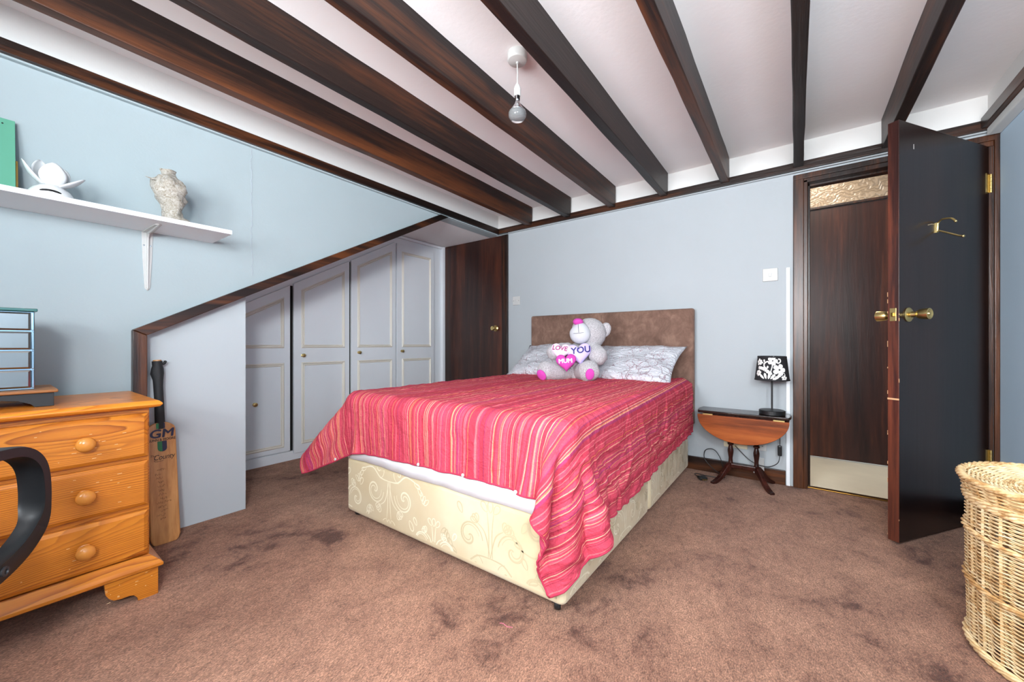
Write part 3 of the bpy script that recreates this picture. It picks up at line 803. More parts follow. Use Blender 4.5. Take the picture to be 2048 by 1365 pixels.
# ---- striped bedspread, draped
def drape(nu=96, nv=98, W=2.08, L=2.066, steps=190, iters=14):
    rng = np.random.RandomState(4)
    u = np.linspace(-W/2, W/2, nu); v = np.linspace(0, L, nv)
    U, V = np.meshgrid(u, v, indexing='ij')
    a = np.radians(1.6); ca, sa = np.cos(a), np.sin(a)
    x0, y0 = U, -V
    P = np.stack([-1.338+ca*x0-sa*y0, 3.03+sa*x0+ca*y0, 0.78+0.004*rng.randn(nu, nv)], -1)
    Q = P.copy()
    lo = np.array([-1.99, 1.158, -1.0]); hi = np.array([-0.622, 3.4, 0.668]); r = 0.055
    c = (lo+hi)/2; h = (hi-lo)/2-r
    du, dv_ = W/(nu-1), L/(nv-1); dd = np.hypot(du, dv_)
    cons = []
    for ax, n, d in ((0, nu, du), (1, nv, dv_)):
        for k, st in ((1, 1.0), (2, 0.12)):
            for o_ in range(2*k):
                i = np.arange(o_, n-k, 2*k)
                if len(i): cons.append((ax, i, i+k, d*k, st))
    def pr(A, B, rest, st):
        d = B-A; l = np.sqrt((d*d).sum(-1, keepdims=True))+1e-9
        return d*((l-rest)/l*0.5*st)
    g = np.array([0, 0, -9.8]); dt = 1/70.
    for s in range(steps):
        vel = np.clip((P-Q)*0.962, -0.03, 0.03)
        acc = np.zeros_like(P)+g
        ear = (P[..., 0] > -0.66) & (P[..., 1] < 1.24)
        acc[ear] += np.array([-9.0, 3.0, 0]); lf = (P[..., 0] < -1.97) & (P[..., 1] < 1.5); acc[lf] += np.array([-4.5, -1, 4.2])
        Q = P.copy(); P = P+vel+acc*dt*dt*0.5
        for it in range(iters):
            for ax, i, j, rest, st in cons:
                if ax == 0: m_ = pr(P[i], P[j], rest, st); P[i] += m_; P[j] -= m_
                else: m_ = pr(P[:, i], P[:, j], rest, st); P[:, i] += m_; P[:, j] -= m_
            if it % 3 == 0:
                for o_ in (0, 1):
                    A = P[o_:-1:2, :-1]; B = P[o_+1::2, 1:][:A.shape[0]]
                    m_ = pr(A, B, dd, 0.25); A += m_; B -= m_
                    A = P[o_:-1:2, 1:]; B = P[o_+1::2, :-1][:A.shape[0]]
                    m_ = pr(A, B, dd, 0.25); A += m_; B -= m_
            if it % 2 == 1:
                q_ = np.abs(P-c)-h; qm = np.maximum(q_, 0); ln = np.sqrt((qm*qm).sum(-1))
                sdv = ln+np.minimum(q_.max(-1), 0)-r
                hit = sdv < 0.008
                nr = np.sign(P-c)*qm/np.maximum(ln, 1e-6)[..., None]
                nr[ln < 1e-6] = (0, 0, 1)
                P = P+np.where(hit, 0.008-sdv, 0)[..., None]*nr
                Q = np.where(hit[..., None], Q+(P-Q)*0.25, Q)
                P[..., 2] = np.maximum(P[..., 2], 0.03)
                P[..., 1] = np.minimum(P[..., 1], 3.062)
    return P, u, v
P, cu_, cv_ = drape()
def up2(A, ax):
    # interpolating (four point) subdivision along one axis
    A = np.moveaxis(A, ax, 0); n = A.shape[0]
    pad = np.concatenate([2*A[:1]-A[1:2], A, 2*A[-1:]-A[-2:-1]])
    mid = (9*(pad[1:n]+pad[2:n+1])-(pad[0:n-1]+pad[3:n+2]))/16
    out = np.empty((2*n-1,)+A.shape[1:]); out[0::2] = A; out[1::2] = mid
    return np.moveaxis(out, 0, ax)
for _ in range(1): P = up2(up2(P, 0), 1)
P = up2(up2(P, 0), 1)
nu, nv = P.shape[:2]
cu_ = np.linspace(cu_[0], cu_[-1], nu); cv_ = np.linspace(cv_[0], cv_[-1], nv)
def vnoise(x, y, seed):
    r_ = np.random.RandomState(seed); T = r_.rand(256, 256)
    xi = np.floor(x).astype(int); yi = np.floor(y).astype(int); fx = x-xi; fy = y-yi
    fx = fx*fx*fx*(fx*(fx*6-15)+10); fy = fy*fy*fy*(fy*(fy*6-15)+10)
    t = lambda a, b: T[a % 256, b % 256]
    return (t(xi, yi)*(1-fx)+t(xi+1, yi)*fx)*(1-fy)+(t(xi, yi+1)*(1-fx)+t(xi+1, yi+1)*fx)*fy
GU, GV = np.meshgrid(cu_, cv_, indexing='ij')
w1 = vnoise(GU*5+9, GV*5, 1)-0.5; w2 = vnoise(GU*5, GV*5+7, 2)-0.5
def ridge(a, b, seed): return 1-np.abs(2*vnoise(a, b, seed)-1)
cs_, sn_ = math.cos(R(32)), math.sin(R(32))
du_ = GU+0.16*w1; dv2_ = GV+0.16*w2
ra = ridge((du_*cs_+dv2_*sn_)*17, (-du_*sn_+dv2_*cs_)*5, 3)**2          # long creases
rb = ridge((du_*cs_-dv2_*sn_)*13, (du_*sn_+dv2_*cs_)*7, 4)**2
rc_ = ridge(du_*34, dv2_*26, 5)**2
side = np.clip((GU-0.62)/0.12, 0, 1)                                     # the side that hangs to the right
head = np.clip((0.75-GV)/0.5, 0, 1)
h_ = (0.0045*ra+0.004*rb+0.0022*rc_)*(0.75+0.9*side+0.5*head)
# folds hanging from the edge on the right
fq = vnoise(GU*1.6+GV*4.3+2.5*w1, GV*1.0-GU*2.2+40, 8); fq2 = vnoise(GU*5+GV*8+2*w2, GV*3-GU*5+90, 9)
fold = ((1-np.abs(2*fq-1))**1.8*0.026+(1-np.abs(2*fq2-1))**2*0.007-0.004)*side*np.clip((GU-0.66)/0.26, 0, 1)*np.clip(0.35+0.65*(GV-0.5)/0.7, 0.3, 1)*np.clip(1-0.75*(GV-1.72)/0.2, 0.25, 1)
foot_ = np.clip((GV-1.88)/0.14, 0, 1)
fold2 = np.sin((GU+0.05*w2)*2*PI/0.16+4*w1)*0.006*foot_*np.clip(1-np.abs(GU)/0.95, 0, 1)
tu = np.gradient(P, axis=0); tv = np.gradient(P, axis=1)
nr_ = np.cross(tv, tu); nr_ /= np.linalg.norm(nr_, axis=-1, keepdims=True)+1e-9
if nr_[nu//2, nv//2, 2] < 0: nr_ = -nr_
P = P+nr_*(h_+np.maximum(fold, -0.004)+np.maximum(fold2, -0.002))[..., None]
me = bpy.data.meshes.new('bedspread')
idx = np.arange(nu*nv).reshape(nu, nv)
faces = np.stack([idx[:-1, :-1], idx[1:, :-1], idx[1:, 1:], idx[:-1, 1:]], -1).reshape(-1, 4)
me.from_pydata(P.reshape(-1, 3).tolist(), [], faces.tolist())
uvl = me.uv_layers.new(name='UVMap')
UVv = np.stack(np.meshgrid(cu_, cv_, indexing='ij'), -1).reshape(-1, 2)
li = np.zeros(len(me.loops), dtype=np.int32); me.loops.foreach_get('vertex_index', li)
uvl.data.foreach_set('uv', UVv[li].astype(np.float32).ravel())
bs = link('bedspread', me, 'stripes', None, smooth=180)
sd = bs.modifiers.new('solid', 'SOLIDIFY'); sd.thickness = 0.004; sd.offset = 0
tag(bs, 'crumpled red bedspread with thin pink and cream stripes hanging over the bed', 'bedspread')
edge = [P[0, k] for k in range(0, nv, 2)]+[P[k, -1] for k in range(0, nu, 2)]+[P[-1, k] for k in range(nv-1, -1, -2)]
hq = MB(); hq.tube([Vector(e) for e in edge], 0.0042, 6)
hq.build('hem', plain('red_hem', (176, 44, 74), 0.85, bump=0.3, scale=120), bs, smooth=180)
for f in (0.14, 0.47, 0.60, 0.74):
    i = int(f*(nu-1)); p = P[i, -2]; nrm = Vector((0, -1, 0.2)).normalized()
    MB().lathe([(0, -0.003), (0.007, -0.003), (0.0075, 0.001), (0.005, 0.0035), (0, 0.0045)], 14, Matrix.Translation(Vector(p)+nrm*0.008) @ nrm.to_track_quat('Z', 'Y').to_matrix().to_4x4()).build('button', 'plastic', bs, smooth=40)

# ---- pillows
def pillow(name, label, loc, rot, w, h, t, seed):
    nx, ny = 44, 30; rs = Vector((seed*7.1, seed*3.3, seed))
    q = MB(); grid = {}
    for side in (1, -1):
        for i in range(nx+1):
            for j in range(ny+1):
                a = 2*i/nx-1; b = 2*j/ny-1
                edge = i in (0, nx) or j in (0, ny)
                if edge and side == -1: grid[(side, i, j)] = grid[(1, i, j)]; continue
                pin = 1+0.05*(abs(a*b))**3-0.045*(1-b*b)*abs(a)**3-0.05*(1-a*a)*abs(b)**3
                x = a*w/2*pin; y = b*h/2*pin
                th = t/2*((1-abs(a)**2.6)*(1-abs(b)**2.6))**0.55
                n1 = mnoise.noise(Vector((x*6, y*9, side*3))+rs)*0.018+mnoise.noise(Vector((x*16+y*8, y*22, side))+rs)*0.009
                z = side*(th+n1*min(1, th/0.03))
                grid[(side, i, j)] = q.b.verts.new((x, y, z))
        for i in range(nx):
            for j in range(ny):
                f = [grid[(side, i, j)], grid[(side, i+1, j)], grid[(side, i+1, j+1)], grid[(side, i, j+1)]]
                q.b.faces.new(f if side == 1 else f[::-1])
    o = q.build(name, 'pillow', None, smooth=180)
    o.location = loc; o.rotation_euler = rot
    tag(o, label, 'pillow', 'printed pillows against the headboard')
    return o
pillow('pillow', 'white printed pillow left of the teddy bear, against the headboard', (-1.675, 2.865, 0.800), (R(33), 0, R(2)), 0.66, 0.44, 0.14, 1)
pillow('pillow', 'white printed pillow right of the teddy bear, against the headboard', (-0.995, 2.865, 0.795), (R(33), R(0), R(-3)), 0.66, 0.44, 0.14, 2)

# ---- teddy bear
bear = thing('teddy_bear', 'grey plush teddy bear holding three hearts, propped on the bed against the pillows', 'soft toy', (-1.335, 2.56, 0.672), (0, 0, math.atan2(0.443, 0.896)))
# local: x to the viewer's right, -y to the viewer, z up
def fz(r_): return lambda co: co*(1+r_*mnoise.noise(co*9)+r_*0.6*mnoise.noise(co*22))
MB().ball((0.035, 0.075, 0.125), (0.112, 0.098, 0.15), (R(-14), 0, 0), 40, 26, fz(0.03)).build('body', 'fur', bear, smooth=180)
hd = MB().ball((0.135, 0.085, 0.345), (0.120, 0.112, 0.118), (R(-20), R(10), R(-20)), 44, 28, fz(0.022)).build('head', 'fur', bear, smooth=180)
def mz(co):
    return Vector((co.x*(1-0.22*max(0, co.z)), co.y, co.z))
MB().ball((0.064, -0.012, 0.345), (0.078, 0.062, 0.080), (R(-8), R(8), R(-10)), 36, 24, mz).build('muzzle', 'muzzle', hd, smooth=180)
MB().ball((0.048, -0.018, 0.428), (0.038, 0.032, 0.026), (R(-12), R(4), 0), 24, 14).build('nose', 'pinkPlush', hd, smooth=180)
m = MB()
m.tube(catmull([(0.049, -0.046, 0.411), (0.050, -0.066, 0.385), (0.053, -0.074, 0.348)], 6), 0.0018, 6)
m.tube(catmull([(0.016, -0.062, 0.342), (0.05, -0.076, 0.344), (0.088, -0.072, 0.349)], 6), 0.0018, 6)
m.build('stitching', 'stitch', hd, smooth=60)
MB().ball((0.248, 0.095, 0.372), (0.043, 0.026, 0.056), (0, R(18), R(-20)), 24, 16, fz(0.04)).build('ear', 'fur', bear, smooth=180)
MB().ball((0.045, 0.185, 0.395), (0.045, 0.024, 0.045), (0, R(-20), R(-20)), 24, 16, fz(0.04)).build('ear', 'fur', bear, smooth=180)
def limb(pts, rad, name):
    c_ = catmull(pts, 6); n = len(c_); rr = [rad[0]+(rad[1]-rad[0])*i/(n-1) for i in range(n)]
    q = MB(); q.tube(c_, rr, 22, caps=False); q.ball(pts[-1], rad[1], segs=22, rings=14); q.ball(pts[0], rad[0], segs=22, rings=14)
    for v in q.b.verts: v.co += 0.006*mnoise.noise_vector(v.co*22)
    bmesh.ops.remove_doubles(q.b, verts=q.b.verts, dist=0.0005)
    return q.build(name, 'fur', bear, smooth=180)
limb([(-0.03, 0.055, 0.225), (-0.085, 0.01, 0.222), (-0.128, -0.035, 0.205)], (0.050, 0.052), 'arm')
limb([(0.105, 0.045, 0.235), (0.165, 0.01, 0.215), (0.190, -0.05, 0.180)], (0.054, 0.066), 'arm')
lg1 = limb([(-0.03, 0.03, 0.066), (-0.10, -0.03, 0.066), (-0.178, -0.085, 0.072)], (0.066, 0.070), 'leg')
lg2 = limb([(0.07, 0.02, 0.068), (0.10, -0.07, 0.07), (0.122, -0.135, 0.076)], (0.066, 0.075), 'leg')
MB().ball((-0.208, -0.142, 0.045), (0.034, 0.012, 0.042), (R(20), R(-25), R(-32)), 20, 12).build('foot_pad', 'pinkPlush', lg1, smooth=180)
MB().ball((0.128, -0.204, 0.060), (0.030, 0.010, 0.040), (R(8), R(5), R(4)), 20, 12).build('foot_pad', 'pinkPlush', lg2, smooth=180)
def heart(name, mat, loc, rot, size, thick, txt, tmat, tsize, toff, shear=0.1, tm=0.0042):
    out = []
    N = 48
    for i in range(N):
        t = 2*PI*i/N
        x = 16*math.sin(t)**3; y = 13*math.cos(t)-5*math.cos(2*t)-2*math.cos(3*t)-math.cos(4*t)
        out.append((x/34*size, (y+2.5)/34*size))
    q = MB(); K = 9
    for sgn in (1, -1):
        rings = []
        for k in range(K+1):
            s = math.sin(PI/2*k/K); z = sgn*thick/2*math.cos(PI/2*k/K)**0.8 if k < K else 0
            if k == 0: rings.append([q.b.verts.new((0, 0, z))])
            else: rings.append([q.b.verts.new((x*s, y*s, z)) for x, y in out])
        for A, B in zip(rings, rings[1:]):
            for i in range(N):
                j = (i+1) % N
                q.b.faces.new(([A[0], B[i], B[j]] if len(A) == 1 else [A[i], B[i], B[j], A[j]]))
    bmesh.ops.remove_doubles(q.b, verts=q.b.verts, dist=1e-5)
    o = q.build(name, mat, bear, smooth=180)
    o.location = loc; o.rotation_euler = rot
    def hz(x, y):
        a = math.atan2(x, y); best = 0.02
        ang = [math.atan2(px, py) for px, py in out]
        i = min(range(N), key=lambda i_: abs((ang[i_]-a+PI) % (2*PI)-PI)); rr = math.hypot(*out[i])
        s = min(0.999, math.hypot(x, y)/rr)
        return thick/2*math.sqrt(1-s*s)**0.8
    tme = text_mesh(txt, tsize, shear, bold=0.0013)
    map_mesh(tme, lambda c_: Vector((c_.x+toff[0], c_.y+toff[1], hz(c_.x+toff[0], c_.y+toff[1])+tm+c_.z)))
    link('lettering', tme, tmat, o)
    return o
FR = R(90)
heart('heart', 'palePink', (-0.078, -0.082, 0.205), (R(76), R(6), R(-8)), 0.150, 0.06, 'LOVE', 'plum', 0.046, (-0.004, 0.024))
heart('heart', 'lilac', (0.058, -0.078, 0.188), (R(76), R(-8), R(6)), 0.190, 0.070, 'YOU', 'navy', 0.066, (0.010, 0.026))
heart('heart', 'pinkPlush', (-0.034, -0.142, 0.130), (R(78), R(-4), R(0)), 0.152, 0.058, 'MUM', 'whitePrint', 0.043, (-0.003, 0.012), 0.0)

# ================================================================== PINE CHEST OF DRAWERS
ch = thing('chest_of_drawers', 'orange pine chest of three wide drawers with round wooden knobs', 'chest of drawers', (-2.18, -0.07, 0))
OX, OY = 2.18, 0.07
def cb(name, mat, x0, x1, y0, y1, z0, z1, par=ch, bev=0.0): return bx(name, mat, x0+OX, x1+OX, y0+OY, y1+OY, z0, z1, par, bev)
CY0, CY1, CXB, CXF = -0.50, 0.359, -2.39, -1.968
cb('carcass', 'pine', CXB, CXF, CY0-0.007, CY1+0.007, 0.12, 0.700, ch, 0.003)
# top with moulded edge
q = MB()
for (x1_, e, z0, z1) in ((-1.925, 0.034, 0.703, 0.716),):
    pass
prof = [(0.010, 0.700), (0.030, 0.706), (0.036, 0.713), (0.036, 0.718), (0.028, 0.726), (0.022, 0.729)]
rings = []
for e, z in prof:
    x1_ = CXF+0.012+e; ya, yb = CY0-e, CY1+e
    rings.append([q.b.verts.new(p) for p in ((CXB-0.02+OX, ya+OY, z), (x1_+OX, ya+OY, z), (x1_+OX, yb+OY, z), (CXB-0.02+OX, yb+OY, z))])
for A, B in zip(rings, rings[1:]):
    for k in range(4): q.b.faces.new([A[k], A[(k+1) % 4], B[(k+1) % 4], B[k]])
q.b.faces.new(rings[0][::-1]); q.b.faces.new(rings[-1])
q.build('top', 'pineTop', ch, 0.0015)
def plank(name, mat, x0, x1, y0, y1, z0, z1, par, ch_=0.012, dep=0.008):
    # board facing +x with a bevelled border
    q = MB()
    A = [q.b.verts.new(p) for p in ((x0, y0, z0), (x0, y1, z0), (x0, y1, z1), (x0, y0, z1))]
    B = [q.b.verts.new(p) for p in ((x1-dep, y0, z0), (x1-dep, y1, z0), (x1-dep, y1, z1), (x1-dep, y0, z1))]
    D = [q.b.verts.new(p) for p in ((x1, y0+ch_, z0+ch_), (x1, y1-ch_, z0+ch_), (x1, y1-ch_, z1-ch_), (x1, y0+ch_, z1-ch_))]
    for P_, Q_ in ((A, B), (B, D)):
        for k in range(4): q.b.faces.new([P_[k], P_[(k+1) % 4], Q_[(k+1) % 4], Q_[k]])
    q.b.faces.new(A[::-1]); q.b.faces.new(D)
    return q.build(name, mat, par, 0.0012)
for (z0, z1) in ((0.522, 0.682), (0.342, 0.506), (0.158, 0.322)):
    d = plank('drawer', 'pine', CXF+OX+0.001, -1.944+OX, CY0+OY+0.0, CY1+OY-0.0, z0, z1, ch)
    for ky in (0.198, -0.345):
        MB().lathe([(0.0, 0), (0.019, 0), (0.019, 0.004), (0.011, 0.007), (0.011, 0.014), (0.017, 0.018), (0.0235, 0.025), (0.0245, 0.033), (0.021, 0.041), (0.011, 0.046), (0.0, 0.0475)], 26,
                   xf((-1.944+OX, ky+OY, (z0+z1)/2+0.0), (0, R(90), 0))).build('knob', 'knob', d, smooth=40)
# base moulding and bracket feet
q = MB(); prof = [(0.004, 0.152), (0.012, 0.144), (0.030, 0.128), (0.038, 0.118), (0.038, 0.108), (0.030, 0.103)]
rings = []
for e, z in prof:
    x1_ = CXF+0.008+e; ya, yb = CY0-e, CY1+e
    rings.append([q.b.verts.new(p) for p in ((CXB+OX, ya+OY, z), (x1_+OX, ya+OY, z), (x1_+OX, yb+OY, z), (CXB+OX, yb+OY, z))])
for A, B in zip(rings, rings[1:]):
    for k in range(4): q.b.faces.new([A[k], A[(k+1) % 4], B[(k+1) % 4], B[k]])
q.b.faces.new(rings[0]); q.b.faces.new(rings[-1][::-1])
q.build('base_moulding', 'pine', ch, 0.001)
foot = [(0, 0.104), (0, 0.0), (-0.055, 0.0), (-0.058, 0.014), (-0.066, 0.025), (-0.078, 0.030), (-0.100, 0.030), (-0.118, 0.034), (-0.130, 0.046), (-0.138, 0.062), (-0.142, 0.104)]
fxF = CXF+0.032+OX; fyR = CY1+0.026+OY; fyL = CY0-0.026+OY
for sgn, yb in ((1, fyR), (-1, fyL)):
    q = MB(); q.prism([(yb+sgn*a, z) for a, z in foot], 0, fxF-0.022, fxF)
    q.prism([(fxF-0.0225+a*0.9, z) for a, z in foot], 1, min(yb, yb-sgn*0.022), max(yb, yb-sgn*0.022))
    q.build('bracket_foot', 'pine', ch, 0.0015)
    q = MB(); q.prism([(CXB+OX-a, z) for a, z in foot], 1, min(yb, yb-sgn*0.022), max(yb, yb-sgn*0.022)); q.build('bracket_foot', 'pine', ch, 0.0015)
# scratches on the chest
q = MB(); rs = random.Random(11)
for i in range(34):
    y = rs.uniform(0.06, 0.33)+OY; z = rs.choice((rs.uniform(0.54, 0.67), rs.uniform(0.37, 0.49), rs.uniform(0.18, 0.30))); L = rs.uniform(0.002, 0.012); a = rs.uniform(-0.6, 0.6)
    q.box(-1.9442+OX, -1.9436+OX, y, y+L, z, z+0.0011)
for i in range(12):
    y = rs.uniform(0.24, 0.37)+OY; z = rs.uniform(0.03, 0.095); q.box(fxF-0.0002, fxF+0.0005, y, y+rs.uniform(0.002, 0.010), z, z+0.0012)
o = q.build('scratches', plain('pale_scratch', (236, 206, 160), 0.6), ch); o['kind'] = 'stuff'

# low black stool on the chest, mirrored jewellery drawers on it
sl = thing('riser_shelf', 'low black riser with wooden top standing on the pine chest', 'stand', (-2.15, -0.06, 0.7295))
bx('top', wood('worn_riser_top', [(120, 72, 30), (176, 116, 58), (206, 152, 92)], 1, 0.4), -0.13, 0.125, -0.21, 0.207, 0.046, 0.056, sl, 0.003)
def arch(y0, y1): return [(y0, 0.0), (y0+0.042, 0.0), (y0+0.05, 0.010), (y0+0.075, 0.022), (y0+0.12, 0.029), ((y0+y1)/2, 0.031), (y1-0.12, 0.029), (y1-0.075, 0.022), (y1-0.05, 0.010), (y1-0.042, 0.0), (y1, 0.0), (y1, 0.046), (y0, 0.046)]
MB().prism(arch(-0.20, 0.198), 0, 0.098, 0.113).build('apron', 'black', sl, 0.001)
MB().prism(arch(-0.20, 0.198), 0, -0.118, -0.103).build('apron', 'black', sl, 0.001)
bx('end_panel', 'black', -0.103, 0.098, 0.183, 0.198, 0.0, 0.046, sl, 0.001); bx('end_panel', 'black', -0.103, 0.098, -0.20, -0.185, 0.0, 0.046, sl, 0.001)
jb = thing('mirrored_jewellery_box', 'mirrored jewellery box of four small drawers on the black riser', 'jewellery box', (-2.17, -0.05, 0.786))
bx('case', 'mirrorEdge', -0.115, 0.098, -0.148, 0.148, 0.0, 0.262, jb, 0.002)
bx('glass_top', 'greenGlass', -0.122, 0.108, -0.154, 0.154, 0.262, 0.272, jb, 0.002)
for k in range(4):
    z0 = 0.006+k*0.0642
    d = plank('drawer', 'mirror', 0.0985, 0.105, -0.146, 0.140, z0, z0+0.060, jb, 0.006, 0.003)
    bx('bevel_strip', 'mirrorEdge', 0.0985, 0.104, 0.1405, 0.1475, z0, z0+0.060, jb, 0.002)

# office chair: only the arm nearest the chest reaches into the picture
hx, hy = -0.849, 0.529
oc = thing('office_chair', 'black office chair with looped armrest in front of the pine chest', 'chair', (-1.55, 0.096, 0), (0, 0, math.atan2(hy, hx)-PI/2))
# local: +y forward, +x to the chair's right; the right arm's outer face is at x = 0
loop = [(-0.34, 0.425), (-0.20, 0.418), (-0.09, 0.438), (-0.025, 0.478), (-0.002, 0.525), (-0.004, 0.60), (-0.022, 0.645), (-0.062, 0.676), (-0.12, 0.688), (-0.22, 0.69), (-0.30, 0.683), (-0.345, 0.65), (-0.365, 0.58), (-0.365, 0.49)]
cpts = catmull([(0, a, b) for a, b in loop], 6, True)
def armloop(x0):
    q = MB(); rings = []
    n = len(cpts)
    for i, p in enumerate(cpts):
        t = (cpts[(i+1) % n]-cpts[i-1]).normalized(); nn_ = Vector((0, -t.z, t.y))
        low = max(0, min(1, (0.53-p.z)/0.05)) ; th = 0.011+0.009*low; wdt = 0.050-0.012*low
        ring = []
        for (a, b) in ((0, -1), (0, 1), (-0.15, 1.25), (-0.85, 1.25), (-1, 1), (-1, -1), (-0.85, -0.8), (-0.15, -0.8)):
            ring.append(q.b.verts.new((x0+a*wdt, p.y-nn_.y*b*th, p.z-nn_.z*b*th)))
        order = [0, 1, 2, 3, 4, 5, 6, 7]; rings.append(ring)
    for i in range(n):
        A, B = rings[i], rings[(i+1) % n]
        for k in range(8): q.b.faces.new([A[k], A[(k+1) % 8], B[(k+1) % 8], B[k]])
    o = q.build('armrest', 'black', oc, smooth=50)
    MB().lathe([(0, 0), (0.011, 0), (0.011, 0.003), (0.006, 0.004), (0.005, 0.001), (0, 0.001)], 16, xf((x0, -0.135, 0.427), (0, R(90), 0))).build('bolt', 'greyPlastic', o, smooth=40)
    return o
armloop(0.0); armloop(-0.47)
def seatfn(co): return Vector((math.copysign(abs(co.x)**0.45, co.x), math.copysign(abs(co.y)**0.45, co.y), math.copysign(abs(co.z)**0.7, co.z)))
MB().ball((-0.26, -0.235, 0.505), (0.20, 0.225, 0.042), segs=40, rings=20, fn=seatfn).build('seat', 'fabricDark', oc, smooth=180)
MB().ball((-0.26, -0.52, 0.84), (0.20, 0.035, 0.24), (R(8), 0, 0), 40, 20, seatfn).build('backrest', 'fabricDark', oc, smooth=180)
bx('back_bar', 'black', -0.285, -0.235, -0.50, -0.47, 0.44, 0.74, oc, 0.006)
bx('seat_plate', 'black', -0.46, -0.06, -0.40, -0.06, 0.43, 0.468, oc, 0.006)
MB().lathe([(0, 0.08), (0.028, 0.08), (0.028, 0.26), (0.016, 0.262), (0.016, 0.44), (0, 0.44)], 20, xf((-0.26, -0.25, 0))).build('column', 'black', oc, smooth=40)
for k in range(5):
    a = 2*PI*k/5+0.95; c_, s_ = math.cos(a), math.sin(a)
    MB().tube([(-0.26+0.02*c_, -0.25+0.02*s_, 0.10), (-0.26+0.27*c_, -0.25+0.27*s_, 0.068)], [0.024, 0.015], 10).build('spoke', 'black', oc, smooth=50)
    MB().lathe([(0, -0.02), (0.022, -0.02), (0.026, -0.014), (0.026, 0.014), (0.022, 0.02), (0, 0.02)], 18, xf((-0.26+0.27*c_, -0.25+0.27*s_, 0.027), (R(90), 0, a))).build('castor', 'black', oc, smooth=40)

# ================================================================== CRICKET BAT
bt = thing('cricket_bat', 'wooden cricket bat with black rubber grip leaning upright on the white panel', 'cricket bat', (-2.400, 0.503, 0.0), (0, 0, 0))
# local: y across the blade, x out of the face, z up; leaning back to the wall
lean = Matrix.Rotation(R(-6.0), 4, 'Y') @ Matrix.Rotation(R(0.8), 4, 'X')
BTL = 0.565
q = MB()
def bprof(z):
    w = 0.054 if z > 0.03 else 0.054*(0.72+0.28*math.sqrt(max(0, z/0.03)))
    if z > BTL-0.035: w = 0.054-(0.054-0.020)*((z-(BTL-0.035))/0.035)**2.2
    return w
rings = []
for z in [0.0, 0.006, 0.015, 0.03, 0.08, 0.15, 0.25, 0.35, 0.45, 0.52, BTL-0.035, BTL-0.022, BTL-0.012, BTL-0.005, BTL]:
    w = bprof(z); bk = 0.028+0.022*math.sin(PI*min(1, max(0, (z/0.5))*0.8+0.1))
    if z > BTL-0.035: bk = 0.03
    rings.append([q.b.verts.new(p) for p in ((0.014, -w+0.004, z), (0.016, 0, z), (0.014, w-0.004, z), (0.010, w, z), (-0.004, w, z), (-bk*0.7, 0, z), (-0.004, -w, z), (0.010, -w, z))])
for A, B in zip(rings, rings[1:]):
    for k in range(8): q.b.faces.new([A[k], A[(k+1) % 8], B[(k+1) % 8], B[k]])
q.b.faces.new(rings[0][::-1]); q.b.faces.new(rings[-1])
for v in q.b.verts: v.co = lean @ v.co
q.build('blade', 'bat', bt, 0.002, smooth=50)
hp = [(0.0, BTL-0.03), (0.019, BTL-0.03), (0.0185, BTL+0.03), (0.0175, 0.68), (0.018, 0.74), (0.0195, 0.77), (0.0225, 0.80), (0.0215, 0.826), (0.019, 0.838), (0.0195, 0.860), (0.0, 0.860)]
q = MB().lathe(hp, 22, fn=lambda a, z: 1+(0.28*math.exp(-((z-0.806)/0.018)**2)*max(0, math.cos(a+PI/2))**3)+0.03*math.sin(5*a+z*40))
for v in q.b.verts: v.co = lean @ v.co
q.build('grip', 'blackRubber', bt, smooth=50)
q = MB().lathe([(0, 0.859), (0.016, 0.859), (0.016, 0.866), (0, 0.867)], 20)
q.b.transform(lean); q.build('handle_end', 'bat', bt, smooth=40)
q = MB().tube(catmull([(0.004, 0.018, 0.846), (0.004, 0.026, 0.85), (0.004, 0.030, 0.862)], 4), [0.006]*8+[0.002], 8); q.b.transform(lean); q.build('grip_tear', 'blackRubber', bt, smooth=50)
FX = 0.0166
def decal(name, mat, polys):
    q = MB()
    for pl in polys: q.poly([(FX, a, b) for a, b in pl])
    q.b.transform(lean); return q.build(name, mat, bt, recalc=False)
for pg_ in ([(-0.018, 0.537), (-0.002, 0.537), (-0.002, 0.563), (-0.018, 0.563)], [(-0.014, 0.436), (-0.008, 0.430), (0.001, 0.428), (0.001, 0.477), (-0.016, 0.477), (-0.016, 0.444)]): decal('green_stripe', 'inkGreen', [pg_])
for pg_ in ([(-0.002, 0.537), (0.014, 0.537), (0.014, 0.563), (-0.002, 0.563)], [(0.001, 0.428), (0.010, 0.430), (0.016, 0.436), (0.018, 0.444), (0.018, 0.477), (0.001, 0.477)]): decal('navy_stripe', 'inkNavy', [pg_])
def btext(s, size, cy, cz, mat, shear=0, sp=1.0, off=0.0, sx=1.0):
    t = text_mesh(s, size, shear, 'CENTER', sp, bold=off)
    map_mesh(t, lambda c_: lean @ Vector((FX+0.0004+c_.z, c_.x*sx+cy, c_.y+cz)))
    return link('lettering', t, mat, bt)
btext('GM', 0.054, 0.0, 0.512, 'inkNavy', 0.12, 1.0, 0.0016, 1.10)
btext('GUNN & MOORE', 0.0165, 0.0, 0.484, 'ink', 0, 1.0, 0.0003, 0.80)
btext('County', 0.033, 0.005, 0.402, 'ink', 0.30, 0.96, 0.0, 0.80)
btext('The', 0.014, -0.034, 0.412, 'ink', 0.3)
q = MB(); q.tube(catmull([(FX, -0.030, 0.392), (FX, -0.026, 0.385), (FX, -0.010, 0.384), (FX, 0.004, 0.387)], 6), 0.0008, 5)
q.b.transform(lean); q.build('lettering_flourish', 'ink', bt)
